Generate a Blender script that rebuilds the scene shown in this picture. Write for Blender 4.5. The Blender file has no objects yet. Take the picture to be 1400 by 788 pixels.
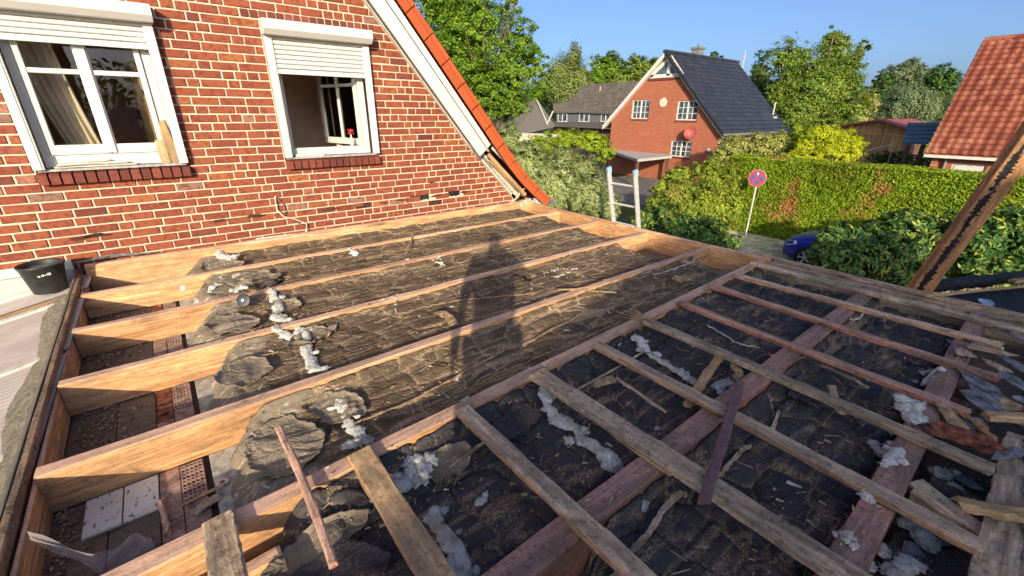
import bpy, bmesh, math, random
import numpy as np
from mathutils import Vector, Matrix
random.seed(7)
RS = np.random.RandomState(11)
sc = bpy.context.scene
COL = sc.collection
R = math.radians

# ------------------------------------------------------------------ camera
FPX, PITCH, HEAD, ROLL = 590.0, 22.0, 51.5, 0.3       # focal length in photo pixels (1400 wide), degrees
CAM = np.array([0, 0, 1.43])
_p, _a, _r = R(PITCH), R(HEAD), R(ROLL)
CF = np.array([math.cos(_a)*math.cos(_p), math.sin(_a)*math.cos(_p), -math.sin(_p)])
_R = np.array([math.sin(_a), -math.cos(_a), 0.0]); _U = np.cross(_R, CF)
CR = _R*math.cos(_r)+_U*math.sin(_r); CU = -_R*math.sin(_r)+_U*math.cos(_r)
cd = bpy.data.cameras.new('camera'); cam = bpy.data.objects.new('camera', cd); COL.objects.link(cam)
cd.sensor_width = 36; cd.lens = 36*FPX/1400; cd.clip_start = 0.05; cd.clip_end = 1500
M = Matrix(((CR[0], CU[0], -CF[0], CAM[0]), (CR[1], CU[1], -CF[1], CAM[1]), (CR[2], CU[2], -CF[2], CAM[2]), (0, 0, 0, 1)))
cam.matrix_world = M; sc.camera = cam

def ray(px, py):
    d = CF*FPX+CR*(px-700)+CU*(394-py)
    return d/np.linalg.norm(d)
def on_z(px, py, z): d = ray(px, py); return CAM+d*((z-CAM[2])/d[2])
def on_y(px, py, y): d = ray(px, py); return CAM+d*(y/d[1])
def on_x(px, py, x): d = ray(px, py); return CAM+d*(x/d[0])
def px_of(P):
    q = np.array(P)-CAM; z = q@CF
    return 700+FPX*(q@CR)/z, 394-FPX*(q@CU)/z, z

# ------------------------------------------------------------------ world, sun, exposure
SUN_EL, SUN_AZ = 17.0, 53.5            # elevation; azimuth the light travels towards (from +X towards +Y)
w = bpy.data.worlds.new('World'); sc.world = w; w.use_nodes = True
sky = w.node_tree.nodes.new('ShaderNodeTexSky'); sky.sky_type = 'NISHITA'; sky.sun_disc = False
sky.sun_elevation = R(SUN_EL); sky.sun_rotation = R(90-(SUN_AZ+180)); sky.altitude = 0
sky.air_density = 0.6; sky.dust_density = 3.0; sky.ozone_density = 3.4
tint = w.node_tree.nodes.new('ShaderNodeMix'); tint.data_type = 'RGBA'; tint.blend_type = 'MULTIPLY'; tint.inputs['Factor'].default_value = 1.0
tint.inputs['B'].default_value = (1, 1, 1, 1)
w.node_tree.links.new(sky.outputs[0], tint.inputs['A']); w.node_tree.links.new(tint.outputs['Result'], w.node_tree.nodes['Background'].inputs[0])
w.node_tree.nodes['Background'].inputs[1].default_value = 0.15
sl = bpy.data.lights.new('sun', 'SUN'); sl.energy = 4.7; sl.angle = R(0.53); sl.color = (1.0, 0.85, 0.60)
so = bpy.data.objects.new('sun', sl); COL.objects.link(so)
sd = Vector((math.cos(R(SUN_AZ))*math.cos(R(SUN_EL)), math.sin(R(SUN_AZ))*math.cos(R(SUN_EL)), -math.sin(R(SUN_EL))))
so.rotation_euler = sd.to_track_quat('-Z', 'Y').to_euler(); so.location = (-30, -40, 30)
sc.view_settings.view_transform = 'Standard'; sc.view_settings.look = 'None'
sc.view_settings.exposure = 0.56; sc.view_settings.gamma = 1.0
sc.cycles.max_bounces = 5; sc.cycles.transparent_max_bounces = 6; sc.cycles.diffuse_bounces = 3

# ------------------------------------------------------------------ material helpers
class NT:
    def __init__(s, name, rough=0.8, spec=0.3, metal=0.0):
        s.m = bpy.data.materials.new(name); s.m.use_nodes = True
        s.t = s.m.node_tree; s.b = s.t.nodes['Principled BSDF']
        s.b.inputs['Roughness'].default_value = rough; s.b.inputs['Metallic'].default_value = metal
        s.b.inputs['Specular IOR Level'].default_value = spec
        s._tc = None
    def n(s, t, **kw):
        x = s.t.nodes.new(t)
        for k, v in kw.items(): setattr(x, k, v)
        return x
    def l(s, a, b):
        if isinstance(a, (int, float)): b.default_value = a
        elif isinstance(a, (tuple, list)): b.default_value = tuple(a)+((1,) if len(a) == 3 and len(b.default_value) == 4 else ())
        else: s.t.links.new(a, b)
    def obj(s):
        if not s._tc: s._tc = s.n('ShaderNodeTexCoord')
        return s._tc.outputs['Object']
    def pos(s):
        return s.n('ShaderNodeNewGeometry').outputs['Position']
    def attr(s, name, out='Vector'):
        a = s.n('ShaderNodeAttribute'); a.attribute_name = name; return a.outputs[out]
    def scale(s, vec, sc_):
        x = s.n('ShaderNodeVectorMath', operation='MULTIPLY'); s.l(vec, x.inputs[0]); x.inputs[1].default_value = sc_; return x.outputs[0]
    def noise(s, vec, scale=5, detail=3, rough=.55, dist=0):
        x = s.n('ShaderNodeTexNoise'); s.l(vec, x.inputs['Vector']); x.inputs['Scale'].default_value = scale
        x.inputs['Detail'].default_value = detail; x.inputs['Roughness'].default_value = rough; x.inputs['Distortion'].default_value = dist
        return x.outputs['Fac']
    def vor(s, vec, scale=5, feature='F1', out='Distance'):
        x = s.n('ShaderNodeTexVoronoi', feature=feature); s.l(vec, x.inputs['Vector']); x.inputs['Scale'].default_value = scale
        return x.outputs[out]
    def ramp(s, fac, stops):
        x = s.n('ShaderNodeValToRGB'); s.l(fac, x.inputs[0]); e = x.color_ramp.elements
        while len(e) > 1: e.remove(e[0])
        e[0].position = stops[0][0]; c = stops[0][1]; e[0].color = (*c, 1) if isinstance(c, tuple) else (c, c, c, 1)
        for p, c in stops[1:]:
            q = e.new(p); q.color = (*c, 1) if isinstance(c, tuple) else (c, c, c, 1)
        return x.outputs[0]
    def mix(s, f, a, b, mode='MIX'):
        x = s.n('ShaderNodeMix', data_type='RGBA', blend_type=mode); s.l(f, x.inputs['Factor']); s.l(a, x.inputs['A']); s.l(b, x.inputs['B'])
        return x.outputs['Result']
    def math(s, op, a, b=0.0):
        x = s.n('ShaderNodeMath', operation=op); s.l(a, x.inputs[0]); s.l(b, x.inputs[1]); return x.outputs[0]
    def rnd(s, k=1.0):
        a = s.n('ShaderNodeObjectInfo').outputs['Random']; b = s.n('ShaderNodeNewGeometry').outputs['Random Per Island']
        return s.math('FRACT', s.math('MULTIPLY', s.math('ADD', a, b), k))
    def island(s): return s.n('ShaderNodeNewGeometry').outputs['Random Per Island']
    def nz(s):
        x = s.n('ShaderNodeSeparateXYZ'); s.l(s.n('ShaderNodeNewGeometry').outputs['Normal'], x.inputs[0]); return x.outputs['Z']
    def col(s, c): s.l(c, s.b.inputs['Base Color'])
    def bump(s, h, strength=.5, dist=.01):
        x = s.n('ShaderNodeBump'); s.l(h, x.inputs['Height']); x.inputs['Strength'].default_value = strength; x.inputs['Distance'].default_value = dist
        s.t.links.new(x.outputs[0], s.b.inputs['Normal'])

MAT = {}
def simple(name, c, rough=.7, metal=0, spec=.3, var=.12, scale=8, bump=0.0, bscale=60):
    a = NT(name, rough, spec, metal)
    n = a.noise(a.pos(), scale, 4)
    lo = tuple(v*(1-var*2) for v in c); hi = tuple(min(1, v*(1+var)) for v in c)
    a.col(a.ramp(n, [(.3, lo), (.7, hi)]))
    if bump: a.bump(a.noise(a.pos(), bscale, 3), bump, .004)
    MAT[name] = a.m; return a.m

def wood(name, light, dark, top=None, dirt=.35, dirtcol=(.13, .10, .07), rough=.75, gr=1.0):
    a = NT(name, rough, .25)
    g = a.attr('grain')
    st = a.scale(g, (1.1*gr, 22*gr, 22*gr))
    n1 = a.noise(st, 1.0, 5, .62, 1.4)
    n2 = a.noise(a.scale(g, (.9, 5, 5)), 1.3, 2, .5, 2.5)
    n3 = a.noise(a.scale(g, (3.5, 95, 95)), 1.0, 3, .6, .4)
    base = a.ramp(n1, [(.28, dark), (.46, tuple((x+y)/2 for x, y in zip(light, dark))), (.60, light), (.8, tuple(min(1, v*1.12) for v in light))])
    fig = a.ramp(n2, [(.38, 1.0), (.455, .42), (.50, .92), (.565, .52), (.62, 1.0)])
    base = a.mix(.5, base, fig, 'MULTIPLY')
    base = a.mix(a.ramp(n3, [(.34, .55), (.48, 0.0)]), base, tuple(v*.45 for v in dark))
    kn = a.vor(a.scale(g, (1.0, 5.5, 5.5)), 1.25)
    base = a.mix(a.ramp(kn, [(.045, 1.0), (.10, .35), (.20, 0.0)]), base, tuple(v*.30 for v in dark))
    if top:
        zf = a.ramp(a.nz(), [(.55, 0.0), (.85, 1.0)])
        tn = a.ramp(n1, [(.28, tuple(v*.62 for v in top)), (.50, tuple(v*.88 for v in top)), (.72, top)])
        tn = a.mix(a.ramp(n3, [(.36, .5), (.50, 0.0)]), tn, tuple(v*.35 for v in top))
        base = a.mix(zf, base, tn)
    stn = a.noise(a.scale(g, (2.2, 9, 9)), 1.0, 5, .65, .6)
    base = a.mix(a.ramp(stn, [(.45, 0.0), (.60, min(1, dirt*1.3+.1))]), base, tuple(v*.85 for v in dirtcol))
    dn = a.noise(a.pos(), 7.5, 6, .72)
    base = a.mix(a.ramp(dn, [(.46-.1*dirt, 0.0), (.64, dirt)]), base, tuple((v*1.1+.05) for v in dirtcol))
    mk = a.noise(a.pos(), 38, 5, .75)
    base = a.mix(a.ramp(mk, [(.515, 0.0), (.62, min(1, dirt*1.3))]), base, tuple(v*.35 for v in dirtcol))
    hv = a.math('ADD', a.math('MULTIPLY', a.rnd(), .35), .80)
    base = a.mix(1.0, base, a.n('ShaderNodeCombineColor').outputs[0], 'MULTIPLY') if False else base
    hs = a.n('ShaderNodeHueSaturation'); a.l(base, hs.inputs['Color']); a.l(hv, hs.inputs['Value']); 
    a.col(hs.outputs[0])
    a.bump(a.math('ADD', n1, a.math('MULTIPLY', a.noise(a.pos(), 120, 2), .4)), .55, .006)
    MAT[name] = a.m
wood('wood_joist', (.86, .49, .24), (.52, .24, .09), top=(.98, .62, .44), dirt=.20)  # salmon tops, their colour lifted to make up for the grazing sun
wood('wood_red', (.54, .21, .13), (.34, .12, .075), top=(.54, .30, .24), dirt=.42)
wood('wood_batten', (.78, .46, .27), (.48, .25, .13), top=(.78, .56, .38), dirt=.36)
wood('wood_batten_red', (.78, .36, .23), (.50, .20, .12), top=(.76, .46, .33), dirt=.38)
wood('wood_weathered', (.78, .60, .41), (.48, .34, .22), dirt=.42, gr=1.3)
wood('wood_pale', (.62, .42, .22), (.44, .27, .12), dirt=.25)
wood('wood_dark', (.25, .175, .12), (.13, .09, .06), dirt=.5)
wood('wood_post', (.85, .42, .18), (.56, .24, .09), dirt=.35)
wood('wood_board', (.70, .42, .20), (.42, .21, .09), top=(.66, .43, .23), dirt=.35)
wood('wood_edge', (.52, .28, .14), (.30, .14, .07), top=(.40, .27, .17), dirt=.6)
simple('purple_wood', (.17, .10, .105), .7, var=.2, scale=30)

def brickmat(name, stops, wear=.10, island_k=7.31):
    a = NT(name, .82, .25)
    r = a.rnd(island_k)
    c = a.ramp(r, stops)
    n = a.noise(a.pos(), 26, 5, .65)
    c = a.mix(a.ramp(n, [(.38, .7), (.52, 0.0)]), c, (.12, .028, .018))
    n2 = a.noise(a.pos(), 3.0, 4, .6)
    c = a.mix(a.ramp(n2, [(.55, 0.0), (.8, wear)]), c, (.36, .15, .085))
    c = a.mix(a.ramp(a.noise(a.pos(), 140, 2), [(.64, 0.0), (.72, .35)]), c, (.10, .03, .02))
    a.col(c)
    a.bump(a.math('ADD', n, a.math('MULTIPLY', a.noise(a.pos(), 160, 2), .35)), .6, .006)
    MAT[name] = a.m
brickmat('brick', [(0, (.195, .050, .028)), (.2, (.245, .065, .034)), (.5, (.285, .080, .040)), (.74, (.225, .057, .031)), (.88, (.33, .108, .042)), (.955, (.23, .068, .036)), (.975, (.33, .15, .10)), (1, (.20, .12, .095))])
brickmat('brick_dark', [(0, (.10, .03, .024)), (.5, (.16, .045, .033)), (1, (.22, .062, .042))], .1)
brickmat('brick_burnt', [(0, (.03, .015, .012)), (.45, (.09, .03, .02)), (1, (.42, .13, .06))], .1)
a = NT('mortar', .92, .1)
c = a.ramp(a.noise(a.pos(), 3.5, 5, .6), [(.3, (.50, .42, .31)), (.7, (.68, .59, .45))])
c = a.mix(a.ramp(a.noise(a.pos(), 70, 3), [(.55, 0.0), (.75, .5)]), c, (.45, .36, .26))
a.col(c); a.bump(a.noise(a.pos(), 220, 3), .6, .004); MAT['mortar'] = a.m
simple('white_paint', (.60, .585, .545), .35, spec=.5, var=.03, scale=3)
simple('white_dirty', (.52, .50, .45), .6, var=.12, scale=14, bump=.3)
simple('trim_grey', (.22, .20, .17), .5, var=.12, scale=9)
simple('seal_dark', (.05, .06, .07), .6)
simple('sill_stone', (.36, .35, .33), .8, var=.2, scale=25, bump=.4)
simple('room_wall', (.78, .56, .38), .9, var=.08)
simple('room_dark', (.035, .026, .02), .9)
simple('curtain', (.55, .47, .34), .9, var=.08, scale=5)
simple('curtain_brown', (.28, .18, .09), .9, var=.1)
simple('flower_red', (.55, .04, .05), .7)
simple('black_plastic', (.025, .028, .028), .42, spec=.5, var=.25, scale=20)
simple('dust_grey', (.16, .155, .145), .95, var=.4, scale=60, bump=.7)
simple('cable_white', (.62, .52, .42), .6, var=.2, scale=20)
simple('cable_brown', (.20, .13, .10), .6)
simple('alu', (.66, .66, .65), .42, metal=.35, var=.1, scale=30)
simple('cap_blue', (.30, .52, .68), .4)
simple('galv', (.55, .56, .57), .5, metal=.5, var=.1)
simple('lead', (.36, .40, .44), .45, metal=.6)
simple('soffit', (.50, .44, .36), .7)
simple('insul_yellow', (.62, .42, .13), .9, var=.25, scale=30, bump=.6)
simple('foil_white', (.55, .52, .46), .5, var=.3, scale=18, bump=.5)
simple('plastic_blue', (.35, .45, .58), .3, var=.2, scale=25)
simple('felt', (.21, .21, .22), .9, var=.45, scale=14, bump=.8, bscale=180)
simple('felt_black', (.018, .018, .022), .65, var=.4, scale=20, bump=.8, bscale=50)
simple('gutter_dark', (.20, .19, .16), .5)
simple('concrete', (.46, .43, .37), .95, var=.25, scale=22, bump=.7, bscale=90)
simple('red_tile', (.36, .23, .18), .9, var=.3, scale=20, bump=.5)
simple('rust', (.22, .075, .04), .9, var=.5, scale=25, bump=.7)
simple('tan_chip', (.42, .29, .16), .9, var=.3, scale=30)
simple('leaf_litter', (.38, .26, .15), .95, var=.4, scale=60)
simple('shirt', (.42, .45, .62), .9, var=.05)
simple('trousers', (.05, .06, .10), .9)
simple('skin', (.55, .33, .24), .6, var=.05)
simple('hair', (.06, .045, .035), .7)
simple('shoe', (.05, .045, .04), .6)
simple('car_paint', (.012, .03, .30), .22, spec=.7, var=.03)
simple('tyre', (.02, .02, .02), .85)
simple('rim', (.6, .61, .62), .3, metal=.8)
simple('lamp_glass', (.75, .78, .80), .1, spec=.8, var=.05)
simple('car_glass', (.02, .03, .035), .08, spec=.8)
simple('sign_red', (.50, .07, .08), .4, var=.03)
simple('sign_blue', (.07, .13, .42), .4, var=.03)
simple('post_grey', (.55, .55, .53), .5, var=.1, metal=.2)
simple('dish_red', (.30, .06, .05), .5)
simple('far_cream', (.62, .57, .45), .8)
simple('cladding_grey', (.17, .18, .20), .7, var=.15)
simple('far_brown', (.13, .07, .05), .8)
simple('teal_panel', (.07, .15, .18), .35, spec=.5, var=.2)
simple('red_metal', (.33, .085, .07), .55, var=.08)
simple('carport_roof', (.44, .43, .40), .85, var=.15)
simple('render_pink', (.50, .26, .19), .9, var=.1)

def slats(name, c1, c2, sc_):
    a = NT(name, .85, .2)
    n = a.noise(a.scale(a.pos(), sc_), 1, 3)
    a.col(a.ramp(n, [(.35, c1), (.65, c2)])); MAT[name] = a.m
slats('shed_wood', (.36, .20, .08), (.62, .40, .17), (.01, 9, .5))

a = NT('glass', .04, .6)
a.col((.02, .022, .022)); a.b.inputs['IOR'].default_value = 1.5
a.b.inputs['Transmission Weight'].default_value = 0.0
tr = a.n('ShaderNodeBsdfTransparent'); gl = a.n('ShaderNodeBsdfGlossy'); gl.inputs['Roughness'].default_value = .01
fr = a.n('ShaderNodeFresnel'); fr.inputs['IOR'].default_value = 1.5
mx = a.n('ShaderNodeMixShader'); a.l(fr.outputs[0], mx.inputs[0]); a.l(tr.outputs[0], mx.inputs[1]); a.l(gl.outputs[0], mx.inputs[2])
a.l(mx.outputs[0], a.t.nodes['Material Output'].inputs['Surface']); MAT['glass'] = a.m
a = NT('glass_far', .08, .8); a.col(a.ramp(a.noise(a.pos(), 2, 2), [(.35, (.015, .02, .03)), (.65, (.10, .14, .2))])); MAT['glass_far'] = a.m

# sheet facing (kraft/bitumen) of the insulation, dusty and creased
def sheet(name, c1, c2, dust, dustmax, stk=1.0, cm=(.38, .62), rough=.55):
    a = NT(name, rough, .12 if rough > .7 else .3)
    cr = a.attr('crease', 'Fac')
    n = a.noise(a.pos(), 6, 5, .65)
    c = a.ramp(n, [(.3, c1), (.7, c2)])
    fine = a.noise(a.pos(), 130, 3, .7)
    st = a.noise(a.scale(a.pos(), (9, 70, 40)), 1.0, 4, .7)
    mask = a.math('MULTIPLY', a.ramp(cr, [(.12, .10*stk), (.5 if stk > .5 else .85, 1.0)]), a.ramp(a.noise(a.pos(), 2.3, 4, .7), [(cm[0], .15), (cm[1], 1.0)]))
    d = a.math('MULTIPLY', mask, a.ramp(fine, [(.42, 0.0), (.58, dustmax)]))
    c = a.mix(d, c, dust)
    c = a.mix(a.math('MULTIPLY', a.ramp(st, [(.52, 0.0), (.68, .5*stk)]), a.ramp(n, [(.4, .2), (.7, 1.0)])), c, tuple(v*.55 for v in dust))
    c = a.mix(a.ramp(a.vor(a.pos(), 34), [(.06, .9), (.09, 0.0)]), c, tuple(min(1, v*1.4) for v in dust))
    kh = a.attr('khaki', 'Fac'); kc = a.ramp(a.noise(a.scale(a.pos(), (16, 30, 20)), 1.0, 4, .6, 1.0), [(.38, (.19, .155, .11)), (.58, (.25, .205, .15)), (.66, (.50, .42, .32))])
    c = a.mix(kh, c, kc)
    wv = a.n('ShaderNodeVectorMath', operation='ADD'); a.l(a.pos(), wv.inputs[0])
    nv_ = a.n('ShaderNodeTexNoise'); a.l(a.pos(), nv_.inputs['Vector']); nv_.inputs['Scale'].default_value = 5; a.l(a.scale(nv_.outputs['Color'], (.16, .16, .16)), wv.inputs[1])
    e1 = a.ramp(a.vor(a.scale(wv.outputs[0], (1, 1.8, 1)), 7.5, 'DISTANCE_TO_EDGE'), [(0, 0.0), (.10, 1.0)]); e2 = a.ramp(a.vor(a.scale(wv.outputs[0], (1, 1.5, 1)), 21, 'DISTANCE_TO_EDGE'), [(0, 0.0), (.14, 1.0)])
    hgt = a.math('ADD', a.math('MULTIPLY', e1, .8), a.math('ADD', a.math('MULTIPLY', e2, .35*stk), a.math('MULTIPLY', st, .6*stk)))
    hgt = a.math('MULTIPLY', a.math('ADD', a.noise(a.pos(), 45, 4, .65), hgt), a.math('SUBTRACT', 1.0, a.math('MULTIPLY', kh, .65)))
    a.col(c); a.bump(hgt, .62 if rough > .7 else .75, .008)
    MAT[name] = a.m
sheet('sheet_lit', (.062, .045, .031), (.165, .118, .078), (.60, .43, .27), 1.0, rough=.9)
sheet('sheet_shaded', (.025, .023, .030), (.058, .051, .056), (.60, .43, .24), .85, stk=.3, cm=(.38, .58), rough=.64)  # same facing as the lit copy, with the shade put into its colour
sheet('sheet_khaki', (.19, .155, .115), (.28, .23, .17), (.50, .43, .32), .5, rough=.85)
a = NT('wool', .95, .1)
c = a.ramp(a.noise(a.pos(), 22, 5, .7), [(.32, (.42, .42, .39)), (.5, (.68, .67, .62)), (.7, (.80, .79, .74))])
c = a.mix(a.ramp(a.noise(a.pos(), 7, 3), [(.56, 0.0), (.74, .7)]), c, (.42, .27, .13))
a.col(c); a.bump(a.noise(a.pos(), 95, 6, .8), .8, .012)
a.b.inputs['Subsurface Weight'].default_value = 0.0; MAT['wool'] = a.m
# white foam board with pocks
a = NT('white_panel', .9, .1)
n = a.noise(a.scale(a.pos(), (60, 28, 30)), 1, 3, .6)
c = a.ramp(n, [(.60, (.70, .68, .60)), (.66, (.20, .14, .09))])
c = a.mix(a.ramp(a.noise(a.pos(), 6, 3), [(.45, 0.0), (.75, .5)]), c, (.46, .38, .28))
a.col(c); MAT['white_panel'] = a.m
# corrugated translucent roofing
a = NT('roof_sheet', .4, .4)
c = a.ramp(a.noise(a.pos(), 4, 5, .6), [(.35, (.36, .325, .305)), (.7, (.50, .455, .43))])
c = a.mix(a.ramp(a.noise(a.scale(a.pos(), (30, 90, 30)), 1, 3), [(.6, 0.0), (.72, .35)]), c, (.22, .17, .12))
a.col(c); MAT['roof_sheet'] = a.m
a = NT('moss_dirt', .95, .1)
c = a.ramp(a.noise(a.pos(), 30, 6, .75), [(.3, (.14, .115, .08)), (.5, (.30, .265, .20)), (.7, (.46, .43, .36))])
a.col(c); a.bump(a.noise(a.pos(), 70, 5, .8), 1, .02); MAT['moss_dirt'] = a.m
# translucent film
a = NT('film', .35, .4); a.col((.55, .50, .52))
tr = a.n('ShaderNodeBsdfTransparent'); mx = a.n('ShaderNodeMixShader'); mx.inputs[0].default_value = .30
a.l(tr.outputs[0], mx.inputs[1]); a.l(a.b.outputs[0], mx.inputs[2]); a.l(mx.outputs[0], a.t.nodes['Material Output'].inputs['Surface']); MAT['film'] = a.m
# roof tiles
def tilemat(name, c1, c2, c3, rough=.6, spots=.5):
    a = NT(name, rough, .35)
    c = a.ramp(a.rnd(5.7), [(0, c1), (.6, c2), (1, c3)])
    c = a.mix(a.ramp(a.noise(a.pos(), 5, 5, .7), [(.5, 0.0), (.8, spots)]), c, tuple(v*.45 for v in c1))
    a.col(c); MAT[name] = a.m
tilemat('tile_bright', (.38, .075, .022), (.42, .088, .026), (.46, .10, .03), spots=.25)
tilemat('tile_orange', (.17, .042, .025), (.225, .060, .034), (.32, .115, .07), spots=.9)
tilemat('tile_black', (.022, .023, .033), (.030, .031, .043), (.038, .040, .054), .28, .2)
tilemat('tile_grey', (.085, .075, .065), (.115, .10, .085), (.14, .125, .11), .8, .3)
# far brick walls
a = NT('far_brick', .85, .2)
bt = a.n('ShaderNodeTexBrick'); a.l(a.attr('wall_uv'), bt.inputs['Vector']); bt.inputs['Scale'].default_value = 1.0
bt.inputs['Brick Width'].default_value = .25; bt.inputs['Row Height'].default_value = .083; bt.inputs['Mortar Size'].default_value = .008
bt.inputs['Color1'].default_value = (.29, .078, .042, 1); bt.inputs['Color2'].default_value = (.38, .112, .058, 1); bt.inputs['Mortar'].default_value = (.36, .20, .13, 1)
a.col(a.mix(a.ramp(a.noise(a.pos(), .8, 4), [(.45, 0.0), (.75, .25)]), bt.outputs['Color'], (.30, .08, .05)))
a.bump(bt.outputs['Fac'], -.3, .01); MAT['far_brick'] = a.m

def leafmat(name, cols, brown=None, bamt=0.0, trans=.35, bscale=.9):
    a = NT(name, .55, .3)
    c = a.ramp(a.island(), [(i/(len(cols)-1), c) for i, c in enumerate(cols)])
    v = a.noise(a.pos(), .55, 3)
    hs = a.n('ShaderNodeHueSaturation'); a.l(c, hs.inputs['Color']); a.l(a.ramp(v, [(.3, .75), (.7, 1.2)]), hs.inputs['Value'])
    c = hs.outputs[0]
    if brown: c = a.mix(a.math('MULTIPLY', a.ramp(a.noise(a.pos(), bscale, 4, .65), [(.56, 0.0), (.68, 1.0)]), bamt), c, brown)
    a.col(c)
    tb = a.n('ShaderNodeBsdfTranslucent'); a.l(a.mix(.5, c, (.25, .30, .02)), tb.inputs['Color'])
    mx = a.n('ShaderNodeMixShader'); mx.inputs[0].default_value = trans
    a.l(a.b.outputs[0], mx.inputs[1]); a.l(tb.outputs[0], mx.inputs[2]); a.l(mx.outputs[0], a.t.nodes['Material Output'].inputs['Surface'])
    MAT[name] = a.m
leafmat('leaf_tree', [(.055, .13, .014), (.11, .22, .018), (.20, .34, .028), (.31, .44, .04)], trans=.45)
leafmat('leaf_olive', [(.13, .20, .06), (.27, .35, .11), (.42, .48, .20), (.60, .64, .36)], trans=.4)
leafmat('leaf_lime', [(.20, .32, .02), (.30, .42, .025), (.40, .50, .03)], trans=.4)
leafmat('leaf_gold', [(.34, .42, .015), (.52, .58, .02), (.68, .68, .03)], trans=.4)
leafmat('leaf_hedge', [(.11, .22, .012), (.27, .39, .018), (.46, .57, .03)], (.62, .30, .11), .9, trans=.45)
leafmat('leaf_rhodo', [(.02, .07, .022), (.04, .115, .03), (.085, .18, .038), (.40, .44, .06)], (.22, .16, .04), .3, trans=.2)  # dark tones stand in for shade, the brightest for sunlit leaves
leafmat('leaf_mixed', [(.09, .16, .025), (.20, .30, .03), (.36, .44, .035), (.52, .50, .08)], (.28, .20, .07), .5)
leafmat('leaf_varieg', [(.12, .18, .035), (.34, .36, .09), (.60, .56, .2)], (.36, .25, .12), .5)
leafmat('leaf_dark', [(.03, .075, .018), (.055, .12, .025), (.09, .17, .03)], trans=.25)
leafmat('leaf_birch', [(.12, .18, .045), (.20, .27, .065), (.29, .34, .10)])
leafmat('leaf_oak', [(.055, .11, .018), (.11, .20, .024), (.20, .29, .035), (.32, .35, .06)])
leafmat('leaf_bluish', [(.10, .155, .08), (.15, .21, .10), (.22, .27, .13)])
leafmat('leaf_copper', [(.05, .03, .03), (.08, .04, .035), (.10, .06, .04)])
simple('bark', (.16, .12, .085), .95, var=.3, scale=20, bump=.7)
simple('bark_red', (.30, .17, .10), .95, var=.3, scale=20)
simple('hedge_core_dark', (.045, .05, .022), .95, var=.3)
a = NT('lawn', .95, .1)
n = a.noise(a.pos(), .35, 6, .65)
c = a.ramp(n, [(.3, (.05, .075, .02)), (.52, (.10, .12, .035)), (.7, (.24, .20, .10))])
c = a.mix(a.ramp(a.noise(a.pos(), 9, 5, .7), [(.45, 0.0), (.7, .5)]), c, (.28, .23, .12))
a.col(c); a.bump(a.noise(a.pos(), 30, 4), .8, .04); MAT['lawn'] = a.m
simple('dry_path', (.82, .68, .42), .95, var=.3, scale=4, bump=.6, bscale=25)
simple('paving', (.20, .18, .16), .95, var=.25, scale=3, bump=.4, bscale=20)

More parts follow.
